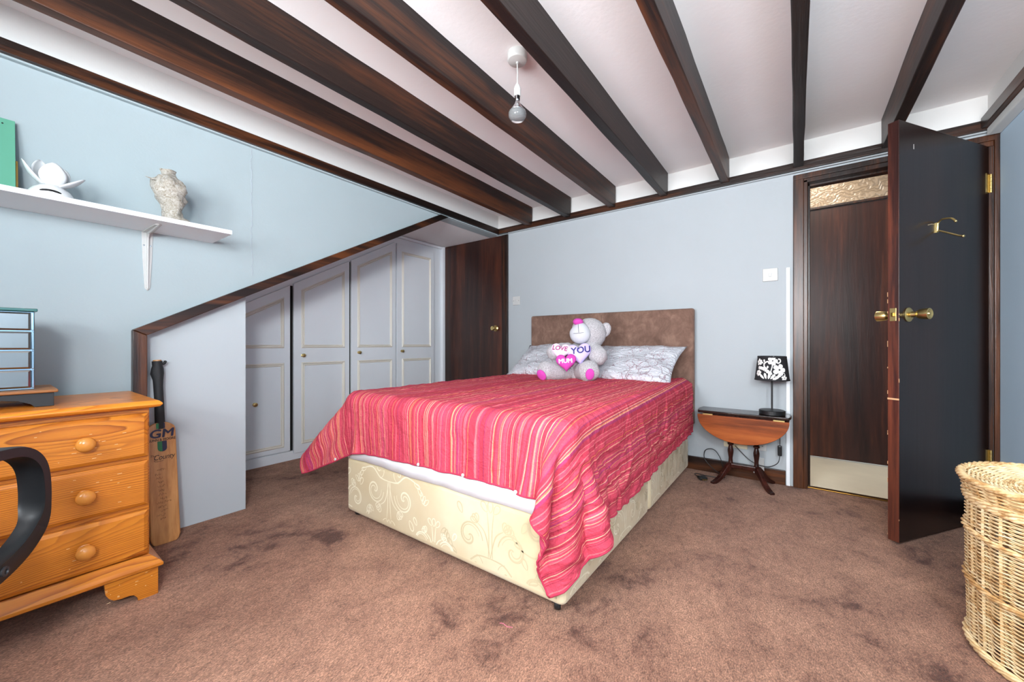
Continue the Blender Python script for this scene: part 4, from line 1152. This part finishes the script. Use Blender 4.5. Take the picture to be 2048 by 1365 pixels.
# faint autographs: unreadable squiggles
q = MB(); rs = random.Random(9)
for r_ in range(13):
    y = rs.uniform(-0.03, -0.01); z = 0.345-0.019*r_
    for wd_ in range(rs.choice((1, 2))):
        if y > 0.006: break
        p = []
        for i in range(16):
            p.append((FX+0.0001, y, z+rs.uniform(-0.006, 0.006))); y += rs.uniform(0.0003, 0.0030)
        q.tube(catmull(p, 3), 0.00045, 4); y += 0.006
q.b.transform(lean); o = q.build('faded_signatures', 'inkFaint', bt); o['kind'] = 'stuff'

# ================================================================== WALL SHELF AND WHAT STANDS ON IT
sh = thing('wall_shelf', 'long white shelf on metal brackets fixed to the left wall', 'shelf', (XL, 0.05, 1.472))
bx('board', 'white', 0.001, 0.278, -0.38, 0.661, 0.0, 0.020, sh, 0.002)
for by in (0.405, -0.25):
    q = MB()
    q.prism([(0.0, 0.0), (0.0, -0.27), (0.006, -0.278), (0.011, -0.27), (0.020, -0.03), (0.036, -0.016), (0.20, -0.006), (0.205, 0.0)], 1, by-0.003, by+0.003)
    q.prism([(by-0.020, 0.0), (by+0.020, 0.0), (by+0.017, -0.12), (by+0.010, -0.268), (by, -0.279), (by-0.010, -0.268), (by-0.017, -0.12)], 0, 0.0, 0.004)
    q.prism([(0.0, by-0.02), (0.205, by-0.011), (0.215, by), (0.205, by+0.011), (0.0, by+0.02)], 2, -0.004, 0.0)
    b_ = q.build('bracket', 'plastic', sh, 0.001)
    for dy, z in ((-0.012, -0.065), (0.012, -0.065), (0, -0.266)): MB().lathe([(0, 0), (0.004, 0), (0.003, 0.002), (0, 0.0024)], 10, xf((0.004, by+dy, z), (0, R(90), 0))).build('screw', 'chrome', b_)
sz = 1.492
g_ = thing('green_board', 'sea green card board leaning on the wall at the left end of the shelf', 'board', (XL+0.095, -0.06, sz+0.0005), (0, R(-12), 0))
bx('card', 'greenCard', -0.004, 0.0, -0.12, 0.128, 0.0, 0.325, g_, 0.0008)
bx('backing', 'brownCard', -0.0085, -0.0045, -0.12, 0.134, 0.001, 0.16, g_, 0.0008)
MB().lathe([(0, 0), (0.0028, 0), (0.0028, 0.0006), (0, 0.0006)], 10, xf((0.0, 0.098, 0.303), (0, R(90), 0))).build('hole_shade', 'gapShade', g_)  # dark disc laid on the card as the shade of a punched opening
# lotus tealight holder
lo_ = thing('lotus_candle_holder', 'white ceramic lotus flower candle holder on the shelf beside the green board', 'candle holder', (XL+0.205, 0.148, sz))
MB().lathe([(0, 0), (0.058, 0), (0.060, 0.004), (0.058, 0.016), (0.050, 0.030), (0.036, 0.042), (0.028, 0.046), (0.026, 0.044), (0, 0.044)], 32).build('base', 'ceramic', lo_, smooth=40)
q = MB(); q.ball((0.050, -0.005, 0.012), (0.012, 0.028, 0.006), (0, R(-50), R(-6)), 16, 8); q.build('opening_shade', 'gapShade', lo_, smooth=180)  # dark lump set into the base as the shade of its slot
def petal(par, az, el, ln, wd_, r0, z0):
    q = MB(); nx, ny = 8, 10; g = []
    for j in range(ny+1):
        t = j/ny; row = []
        prof_ = math.sin(PI*min(0.98, 0.12+0.86*t))**0.75
        for i in range(nx+1):
            a = 2*i/nx-1; x = a*wd_*prof_; cup = 0.26*wd_*(a*a)*prof_
            curve = ln*t
            bend = 0.10*ln*math.sin(PI*t)
            rad = math.cos(el)*curve+math.sin(el)*bend-cup*math.sin(el); zz = math.sin(el)*curve-math.cos(el)*bend+cup*math.cos(el)
            row.append(q.b.verts.new(((r0+rad)*math.cos(az)-x*math.sin(az), (r0+rad)*math.sin(az)+x*math.cos(az), z0+zz)))
        g.append(row)
    for A, B in zip(g, g[1:]):
        for i in range(nx): q.b.faces.new([A[i], A[i+1], B[i+1], B[i]])
    o = q.build('petal', 'ceramic', par, smooth=180)
    s = o.modifiers.new('solid', 'SOLIDIFY'); s.thickness = 0.004; s.offset = 0
    return o
for az_, el_, ln_, w_ in ((-92, 58, 0.098, 0.026), (-145, 76, 0.108, 0.036), (6, 74, 0.086, 0.036), (82, 38, 0.086, 0.028), (135, 72, 0.092, 0.034)): petal(lo_, R(az_), R(el_), ln_, w_, 0.018, 0.044)
# wrapped sculpture
def blob(co):
    return co
q = MB(); prof = [(0, 0), (0.052, 0), (0.055, 0.012), (0.040, 0.035), (0.036, 0.06), (0.042, 0.085), (0.053, 0.115), (0.060, 0.15), (0.058, 0.18), (0.042, 0.205), (0.027, 0.215), (0.024, 0.228), (0.028, 0.240), (0.016, 0.236), (0, 0.230)]
pf = []
for (a, b) in zip(prof, prof[1:]):
    for k in range(3): pf.append((a[0]+(b[0]-a[0])*k/3, a[1]+(b[1]-a[1])*k/3))
pf.append(prof[-1])
q.lathe(pf, 40)
for v in q.b.verts:
    n1 = mnoise.noise(v.co*22); n2 = mnoise.noise(v.co*60+Vector((3, 1, 5))); r_ = Vector((v.co.x, v.co.y, 0))
    v.co += r_*(0.26*n1+0.16*n2)
    v.co.y += -0.018*max(0, (v.co.z-0.08))/0.1 if v.co.z < 0.19 else -0.018
    if v.co.z < 0.03: v.co.y += 0.012*max(0, r_.y/0.05)
    v.co.z = max(0, v.co.z+0.004*n2)
wr_ = q.build('wrapped_sculpture', 'wrap', None, smooth=180)
wr_.location = (XL+0.170, 0.512, sz)
tag(wr_, 'crumpled beige and silver wrapped lump of sculpture near the shelf end', 'sculpture')
tw = MB(); tw.tube([(0.02, -0.05, 0.185), (0.024, -0.078, 0.180), (0.026, -0.098, 0.182)], [0.004, 0.003, 0.001], 6)
tw.build('wrapping_twist', 'wrap', wr_)
cp = MB().lathe([(0, 0), (0.008, 0), (0.008, 0.010), (0.004, 0.017), (0, 0.018)], 12).build('screw_cap', 'black', None, smooth=40)
cp.location = (XL+0.20, 0.345, sz); tag(cp, 'tiny black cap on the shelf between the lotus and the sculpture', 'cap')

# ================================================================== PENDANT LIGHT
pl = thing('pendant_light', 'white ceiling pendant with bare reflector bulb on a short cord', 'pendant light', (-1.02, 1.43, ZC))
MB().lathe([(0, 0), (0.045, 0), (0.045, -0.030), (0.042, -0.036), (0.040, -0.037), (0.006, -0.040), (0.006, -0.048), (0, -0.048)], 32).build('ceiling_rose', 'plastic', pl, smooth=40)
MB().tube([(0, 0, -0.044), (0.001, 0, -0.09), (0, 0, -0.142)], 0.0030, 8).build('cord', 'plastic', pl, smooth=60)
MB().lathe([(0, -0.136), (0.006, -0.138), (0.011, -0.148), (0.0155, -0.160), (0.0165, -0.166), (0.0155, -0.167), (0.0155, -0.192), (0.013, -0.194), (0, -0.194)], 24).build('lampholder', 'plastic', pl, smooth=40)
b_ = MB().lathe([(0.0385, -0.266), (0.0405, -0.274), (0.039, -0.288), (0.032, -0.300), (0.018, -0.308), (0, -0.310)], 32).build('bulb', 'bulb', pl, smooth=180)
MB().lathe([(0, -0.192), (0.012, -0.192), (0.012, -0.212), (0.0105, -0.216), (0, -0.216)], 20).build('bulb_cap', 'chrome', b_, smooth=40)
MB().lathe([(0.010, -0.214), (0.011, -0.222), (0.016, -0.235), (0.028, -0.252), (0.037, -0.262), (0.0385, -0.266)], 28).build('reflector', 'chrome', b_, smooth=180)
MB().lathe([(0, -0.236), (0.010, -0.240), (0.026, -0.256), (0.036, -0.264)], 28).build('reflector_inside', plain('frosted_reflector', (226, 226, 228), 0.4, 0.3), b_, smooth=180)

# ================================================================== SWITCHES AND SOCKETS
def plate(name, label, cat, x, z, w, mat, kind):
    t = thing(name, label, cat, (x, YB, z))
    bx('plate', mat, -w/2, w/2, -0.009, 0.0, -0.043, 0.043, t, 0.003)
    if kind == 'switch':
        bx('rocker', mat, -0.008, 0.008, -0.013, -0.009, -0.013, 0.013, t, 0.002)
        for sx in (-1, 1): MB().lathe([(0, 0), (0.0035, 0), (0.003, 0.0012), (0, 0.0012)], 10, xf((sx*0.031, -0.009, 0), (R(90), 0, 0))).build('screw', 'chrome', t)
    elif kind == 'socket':
        q = MB()
        for cx in ([0] if w < 0.1 else [-w/4, w/4]):
            q.box(cx-0.003, cx+0.003, -0.0095, -0.0085, 0.004, 0.013)
            for sx in (-1, 1): q.box(cx+sx*0.011-0.004, cx+sx*0.011+0.004, -0.0095, -0.0085, -0.013, -0.009)
        q.build('pin_hole_shade', 'gapShade', t)  # dark patches painted on the plate as shade inside the pin slots
        for cx in ([0.0] if w < 0.1 else [-0.018, 0.018]): bx('rocker', mat, cx-0.005, cx+0.005, -0.012, -0.009, 0.022, 0.036, t, 0.001)
    return t
plate('light_switch', 'white light switch on the wall beside the doorway', 'switch', -0.140, 1.407, 0.086, 'plastic', 'switch')
plate('light_switch', 'small white switch plate between brown door and headboard', 'switch', -2.255, 1.371, 0.088, 'plastic', 'switch')
plate('wall_socket', 'cream double socket on the wall behind the drop leaf table', 'socket', -0.345, 0.245, 0.146, 'creamPlastic', 'socket')
plate('wall_socket', 'small white socket behind the right leg of the drop leaf table', 'socket', -0.195, 0.250, 0.07, 'plastic', 'socket')
cbx = thing('cable_box', 'white cable box low on the wall behind the table, above the skirting', 'cable box', (-0.205, YB, 0.07))
bx('cover', 'plastic', -0.032, 0.032, -0.024, -0.0165, -0.02, 0.09, cbx, 0.004); bx('back', 'plastic', -0.03, 0.03, -0.0165, 0.0, 0.03, 0.088, cbx, 0.002)

# ================================================================== DROP-LEAF TABLE, LAMP, CABLES
tb = thing('drop_leaf_table', 'small mahogany drop leaf table with leaf folded down beside the bed', 'table', (-0.285, 3.02, 0))
TX0, TX1 = -0.272, 0.262
tz = 0.482
def topo(s=1.0):
    p = []
    for k in range(9):
        a = -0.34+0.68*k/8; p.append((TX1-0.020+0.022*math.cos(a*3.2)*1.0, 0.098*math.sin(a*PI/2/0.34*0.999) if False else 0.096*(2*k/8-1)))
    for k in range(9):
        a = -0.34+0.68*k/8; p.append((TX0+0.020-0.022*math.cos(a*3.2), -0.096*(2*k/8-1)))
    return p
MB().prism(topo(), 2, tz-0.017, tz).build('top', 'tabletop', tb, 0.004, smooth=40, segs=3)
# folded leaf: half ellipse hanging down
leafp = [(TX0+0.008, tz-0.026)]
for k in range(33):
    a = PI+PI*k/32
    leafp.append(((TX0+TX1)/2+(TX1-TX0-0.016)/2*math.cos(a), tz-0.028+0.172*math.sin(a)))
leafp.append((TX1-0.008, tz-0.026))
MB().prism(leafp, 1, -0.108, -0.094).build('front_leaf', 'mahog', tb, 0.003, smooth=40)
MB().prism(leafp, 1, 0.094, 0.106).build('rear_leaf', 'mahogDark', tb, 0.003, smooth=40)
q = MB()
for hx_ in (-0.20, 0.20): q.box(hx_-0.03, hx_+0.03, -0.1095, -0.096, tz-0.028, tz-0.019)
q.build('hinge', 'brass', tb, 0.001)
bx('frame_rail', 'mahogDark', TX0+0.07, TX1-0.07, -0.06, 0.06, tz-0.062, tz-0.017, tb, 0.003)
colp = [(0.0, 0.115), (0.016, 0.115), (0.017, 0.125), (0.014, 0.135), (0.0125, 0.16), (0.018, 0.20), (0.0185, 0.215), (0.013, 0.240), (0.012, 0.246), (0.019, 0.252), (0.019, 0.260), (0.013, 0.266), (0.0175, 0.272), (0.0175, 0.280), (0.014, 0.290), (0.018, 0.33), (0.018, tz-0.06), (0, tz-0.06)]
for cx in (-0.075, 0.075):
    MB().lathe(colp, 20, xf((cx, 0, 0))).build('column', 'mahogDark', tb, smooth=40)
bx('stretcher', 'mahogDark', -0.09, 0.09, -0.018, 0.018, 0.095, 0.125, tb, 0.005)
def legp():
    top = catmull([(0.0, 0.128, 0), (0.022, 0.122, 0), (0.060, 0.085, 0), (0.095, 0.045, 0), (0.140, 0.018, 0), (0.158, 0.012, 0)], 5)
    bot = catmull([(0.160, 0.0, 0), (0.128, 0.0, 0), (0.085, 0.022, 0), (0.050, 0.052, 0), (0.022, 0.074, 0), (0.0, 0.080, 0)], 5)
    return [(p.x, p.y) for p in top]+[(p.x, p.y) for p in bot]
for sx in (-1, 1):
    for sy in (-1, 1):
        ang = math.atan2(sy*0.80, sx*0.60)
        q = MB(); q.prism(legp(), 1, -0.013, 0.013, xf((sx*0.075, sy*0.004, 0), (0, 0, ang)) @ xf((0, 0, 0)))
        lg = q.build('leg', 'mahogDark', tb, 0.002, smooth=40)
# lamp
lp_ = thing('table_lamp', 'small table lamp with black and white flowered shade on the drop leaf table', 'lamp', (-0.125, 3.02, tz))
MB().lathe([(0, 0), (0.068, 0), (0.072, 0.003), (0.072, 0.026), (0.069, 0.029), (0.008, 0.030), (0, 0.030)], 36).build('base', 'black', lp_, smooth=40)
MB().lathe([(0, 0.028), (0.0052, 0.028), (0.0052, 0.26), (0.012, 0.262), (0.012, 0.30), (0, 0.30)], 16).build('stem', 'black', lp_, smooth=40)
SZ0, SZ1, SR0, SR1 = 0.222, 0.378, 0.096, 0.078
def shp(th, z, o=0.0):
    r_ = SR0+(SR1-SR0)*(z-SZ0)/(SZ1-SZ0)+o
    return Vector((r_*math.cos(th), r_*math.sin(th), z))
q = MB(); rr = []
for z in (SZ0, SZ0+0.002, SZ0+0.008, SZ0+0.010, SZ1-0.010, SZ1-0.008, SZ1-0.002, SZ1):
    o = 0.0014 if (z < SZ0+0.009 or z > SZ1-0.009) else 0
    rr.append((shp(0, z, o).x, z))
inner = [(shp(0, SZ1, -0.003).x, SZ1), (shp(0, SZ0, -0.003).x, SZ0)]
prof = rr+inner
rings = [[q.b.verts.new((r_*math.cos(2*PI*k/48), r_*math.sin(2*PI*k/48), z)) for k in range(48)] for r_, z in prof]
for A, B in zip(rings, rings[1:]+rings[:1]):
    for k in range(48): q.b.faces.new([A[k], A[(k+1) % 48], B[(k+1) % 48], B[k]])
shade = q.build('shade', 'shadeBlack', lp_, smooth=40)
# printed flowers (s along the shade in metres from the middle of the front, z up)
vdir = math.atan2(-3.02, 0.125)
q = MB()
def sp_(s, z, o=0.0006): return shp(vdir+s/0.087, SZ0+z, o)
def fan(pts, c):
    cv = q.b.verts.new(sp_(*c)); vs = [q.b.verts.new(sp_(*p)) for p in pts]
    for i in range(len(vs)): q.b.faces.new([cv, vs[i], vs[(i+1) % len(vs)]])
def petalS(s, z, a, L, W_):
    W_ *= 1.15
    pts = []
    for i in range(14):
        t = 2*PI*i/14; al = L*(0.5-0.5*math.cos(t)); sd_ = W_*math.sin(t)*(0.55+0.45*al/L)
        pts.append((s+al*math.cos(a)-sd_*math.sin(a), z+al*math.sin(a)+sd_*math.cos(a)))
    fan(pts, (s+0.55*L*math.cos(a), z+0.55*L*math.sin(a)))
def flowerS(s, z, r_, n=5, a0=0.3):
    r_ *= 1.25
    for k in range(n): petalS(s+0.12*r_*math.cos(a0+2*PI*k/n), z+0.12*r_*math.sin(a0+2*PI*k/n), a0+2*PI*k/n, r_*0.88, r_*0.40)
def curveS(pts, w_):
    c_ = catmull([(a, b, 0) for a, b in pts], 8); prev = None
    for i, p in enumerate(c_):
        d = c_[min(i+1, len(c_)-1)]-c_[max(0, i-1)]; L = max(1e-6, math.hypot(d.x, d.y)); ox, oy = -d.y/L*w_*0.66, d.x/L*w_*0.66
        cur = (q.b.verts.new(sp_(p.x+ox, p.y+oy)), q.b.verts.new(sp_(p.x-ox, p.y-oy)))
        if prev: q.b.faces.new([prev[0], cur[0], cur[1], prev[1]])
        prev = cur
for rep in (-0.273, 0.0, 0.273):
    f = rep
    flowerS(f+0.004, 0.128, 0.024, 5, 0.0); flowerS(f+0.040, 0.072, 0.030, 5, 1.2)
    curveS([(f-0.004, 0.116), (f+0.002, 0.098), (f-0.004, 0.07), (f-0.008, 0.052)], 0.004)
    curveS([(f-0.010, 0.118), (f-0.028, 0.122), (f-0.044, 0.108), (f-0.042, 0.090), (f-0.030, 0.080), (f-0.022, 0.088), (f-0.026, 0.094)], 0.0065)
    curveS([(f+0.016, 0.126), (f+0.034, 0.114), (f+0.048, 0.122), (f+0.048, 0.136), (f+0.036, 0.140)], 0.006)
    petalS(f-0.05, 0.112, R(160), 0.022, 0.007); petalS(f-0.044, 0.118, R(100), 0.018, 0.006)
    for k in range(7):
        t = k/6; flowerS(f-0.075+0.066*t, 0.082-0.036*t+0.010*math.sin(3*t), 0.009, 5, k)
    for k, a in enumerate((135, 105, 78, 55)): petalS(f-0.040+0.011*k, 0.013, R(a), 0.038, 0.0075)
    flowerS(f-0.078, 0.048, 0.016, 6, 0.4); flowerS(f+0.066, 0.020, 0.015, 5, 0.2); flowerS(f-0.080, 0.118, 0.018, 5, 0.5)
    for k in range(4): flowerS(f+0.012+0.012*k, 0.014+0.010*k, 0.008, 5, k)
    curveS([(f+0.058, 0.056), (f+0.07, 0.046), (f+0.074, 0.036)], 0.003)
o = q.build('flower_print', 'shadeWhite', shade, recalc=False); o['kind'] = 'stuff'
# lamp cord with in-line switch, passing behind the table to the floor
def lw(x, y, z): return (x+0.125, y-3.02, z-tz)
cordp = catmull([lw(-0.125, 3.09, 0.49), lw(-0.10, 3.125, 0.47), lw(-0.086, 3.128, 0.36), lw(-0.085, 3.10, 0.27), lw(-0.085, 3.09, 0.20), lw(-0.10, 3.08, 0.15), lw(-0.16, 3.10, 0.115), lw(-0.25, 3.125, 0.13), lw(-0.345, 3.13, 0.22)], 8)
MB().tube(cordp, 0.0026, 7).build('cord', 'black', lp_, smooth=60)
MB().box(-0.012, 0.012, -0.009, 0.009, -0.035, 0.035, xf(lw(-0.085, 3.094, 0.235), (R(6), 0, 0))).build('inline_switch', 'black', lp_, 0.006)
# loose black cable with a plug on the carpet
cbl = thing('power_cable', 'loose black power cable with plug on the carpet beside the bed', 'cable', (-0.47, 2.98, 0))
def lc(x, y, z): return (x+0.47, y-2.98, z)
MB().tube(catmull([lc(-0.41, 3.09, 0.030), lc(-0.43, 3.09, 0.12), lc(-0.475, 3.10, 0.178), lc(-0.53, 3.105, 0.165), lc(-0.535, 3.10, 0.10), lc(-0.47, 3.08, 0.04), lc(-0.40, 3.05, 0.006), lc(-0.50, 3.02, 0.005), lc(-0.58, 3.03, 0.006), lc(-0.575, 2.99, 0.006), lc(-0.54, 2.95, 0.012)], 8), 0.0028, 7).build('cord', 'black', cbl, smooth=60)
q = MB(); q.box(-0.026, 0.026, -0.024, 0.024, 0.002, 0.024, xf(lc(-0.52, 2.93, 0.0), (0, 0, R(35)))); q.build('plug', 'black', cbl, 0.006)
q = MB()
for dx in (-0.011, 0.011, 0): q.box(dx-0.003, dx+0.003, -0.040 if dx else -0.044, -0.024, 0.010, 0.014, xf(lc(-0.52, 2.93, 0.0), (0, 0, R(35))))
q.build('pin', 'brass', cbl)

# ================================================================== WICKER HAMPER
HC = (0.634, 1.825); HA, HB = 0.190, 0.235
hm = thing('wicker_hamper', 'round natural wicker laundry hamper with woven lid by the open door', 'hamper', (HC[0], HC[1], 0))
NS = 24
def hr(z):   # slight taper
    return 0.97+0.03*min(1, z/0.30)
def hp_(a, z, off=0.0):
    k = hr(z); return Vector(((HA*k+off)*math.cos(a), (HB*k+off)*math.sin(a), z))
# upright stakes
for k in range(NS):
    a = 2*PI*k/NS
    MB().tube([hp_(a, z) for z in (0.012, 0.12, 0.25, 0.36, 0.455)], 0.0040, 6).build('stake', 'wicker', hm, smooth=60)
# woven rows: two rods twisting round each other between the stakes
NROW = 40; SEG = NS*6
def row(z, rad, amp, name, mat, segs=5, zamp=0.0028, jit=0.0):
    q = MB()
    for ph in (0, 1):
        pts = []
        for i in range(SEG):
            a = 2*PI*i/SEG; w_ = NS/2*a+PI*ph
            pts.append(hp_(a, z+zamp*math.sin(w_)+jit*mnoise.noise(Vector((a*3, z*40, ph))), amp*math.cos(w_)))
        q.tube(pts, rad, segs, closed=True)
    return q.build(name, mat, hm, smooth=80)
bands = (0.020, 0.206, 0.362)
z = 0.0325
while z < 0.447:
    if min(abs(z-b) for b in bands) > 0.0105: row(z, 0.0023, 0.0072, 'weaver', 'wicker', jit=0.002)
    z += 0.0104
def rope(z0, rad, off, name, strands=3, twist=16, amp=0.006, mat='wicker', rx=0):
    q = MB()
    for s_ in range(strands):
        pts = []
        for i in range(144):
            a = 2*PI*i/144; w_ = twist*a+2*PI*s_/strands
            pts.append(hp_(a, z0+amp*math.sin(w_), off+amp*math.cos(w_)))
        q.tube(pts, rad, 6, closed=True)
    return q.build(name, mat, hm, smooth=80)
for b in bands[1:]: rope(b, 0.0042, 0.008, 'rope_band', 3, 12, 0.0052)
rope(0.012, 0.0050, 0.006, 'base_border', 4, 14, 0.0062)
rope(0.020, 0.0045, 0.010, 'base_border', 3, 12, 0.0052)
rope(0.458, 0.0050, 0.004, 'top_border', 4, 14, 0.0066)
rope(0.470, 0.0046, 0.008, 'top_border', 3, 12, 0.0056)
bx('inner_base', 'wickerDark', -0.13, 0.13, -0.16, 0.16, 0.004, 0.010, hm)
# lid: flared woven collar and dished top
ld = bpy.data.objects.new('lid', None); C.objects.link(ld); ld.parent = hm
def lidp(a, t, up=0.0):
    # t 0 at the lower border, 1 at the rim, beyond 1 the dished top coming back to the middle (t = 2)
    if t <= 1: off = 0.006+0.012*t; z_ = 0.474+0.050*t; return Vector(((HA+off)*math.cos(a), (HB+off)*math.sin(a), z_+up))
    s_ = 2-t; z_ = 0.524-0.018*math.sin(min(1, (1-s_)*2.2)*PI/2)
    return Vector(((HA+0.018)*s_*math.cos(a), (HB+0.018)*s_*math.sin(a), z_+up))
for i, t in enumerate([0.12, 0.32, 0.52, 0.72, 0.90]+[1.05+0.044*k for k in range(20)]):
    q = MB()
    for ph in (0, 1):
        pts = []
        for k in range(120):
            a = 2*PI*k/120; w_ = 12*a+PI*ph+ (PI if i % 2 else 0)*0
            n_ = Vector((math.cos(a), math.sin(a), 0)) if t <= 1 else Vector((0, 0, 1))
            tz_ = 0.0025*math.sin(w_)
            pts.append(lidp(a, t)+n_*0.005*math.cos(w_)+(Vector((0, 0, tz_)) if t <= 1 else Vector((math.cos(a), math.sin(a), 0))*tz_))
        q.tube(pts, 0.0030, 5, closed=True)
    q.build('weaver', 'wicker', ld, smooth=80)
for k in range(NS):
    a = 2*PI*k/NS
    MB().tube([lidp(a, t) for t in (0.05, 0.5, 1.0, 1.12, 1.3, 1.6, 1.95)], 0.0034, 6).build('stake', 'wicker', ld, smooth=60)
q = MB()
for s_ in range(4):
    pts = []
    for i in range(144):
        a = 2*PI*i/144; w_ = 15*a+2*PI*s_/4
        pts.append(lidp(a, 1.0)+Vector((math.cos(a), math.sin(a), 0))*0.0062*math.cos(w_)+Vector((0, 0, 0.0062*math.sin(w_))))
    q.tube(pts, 0.0048, 6, closed=True)
q.build('rim_border', 'wicker', ld, smooth=80)

# small bits on the carpet
ct = MB().ball((0, 0, 0.004), (0.006, 0.004, 0.004), segs=10, rings=6).build('crumb', plain('pale_crumb', (230, 206, 150), 0.7), None, smooth=180)
ct.location = (-1.155, 0.065, 0.0); tag(ct, 'tiny pale crumb on the carpet below the chest, bottom left', 'crumb')
th_ = MB().tube(catmull([(0, 0, 0.003), (0.012, 0.004, 0.004), (0.03, 0.002, 0.003), (0.046, 0.010, 0.003)], 5), 0.0012, 5).build('pink_thread', plain('pink_thread', (206, 110, 130), 0.8), None)
th_.location = (-0.80, 1.02, 0); tag(th_, 'short pink thread lying on the carpet before the bed', 'thread')
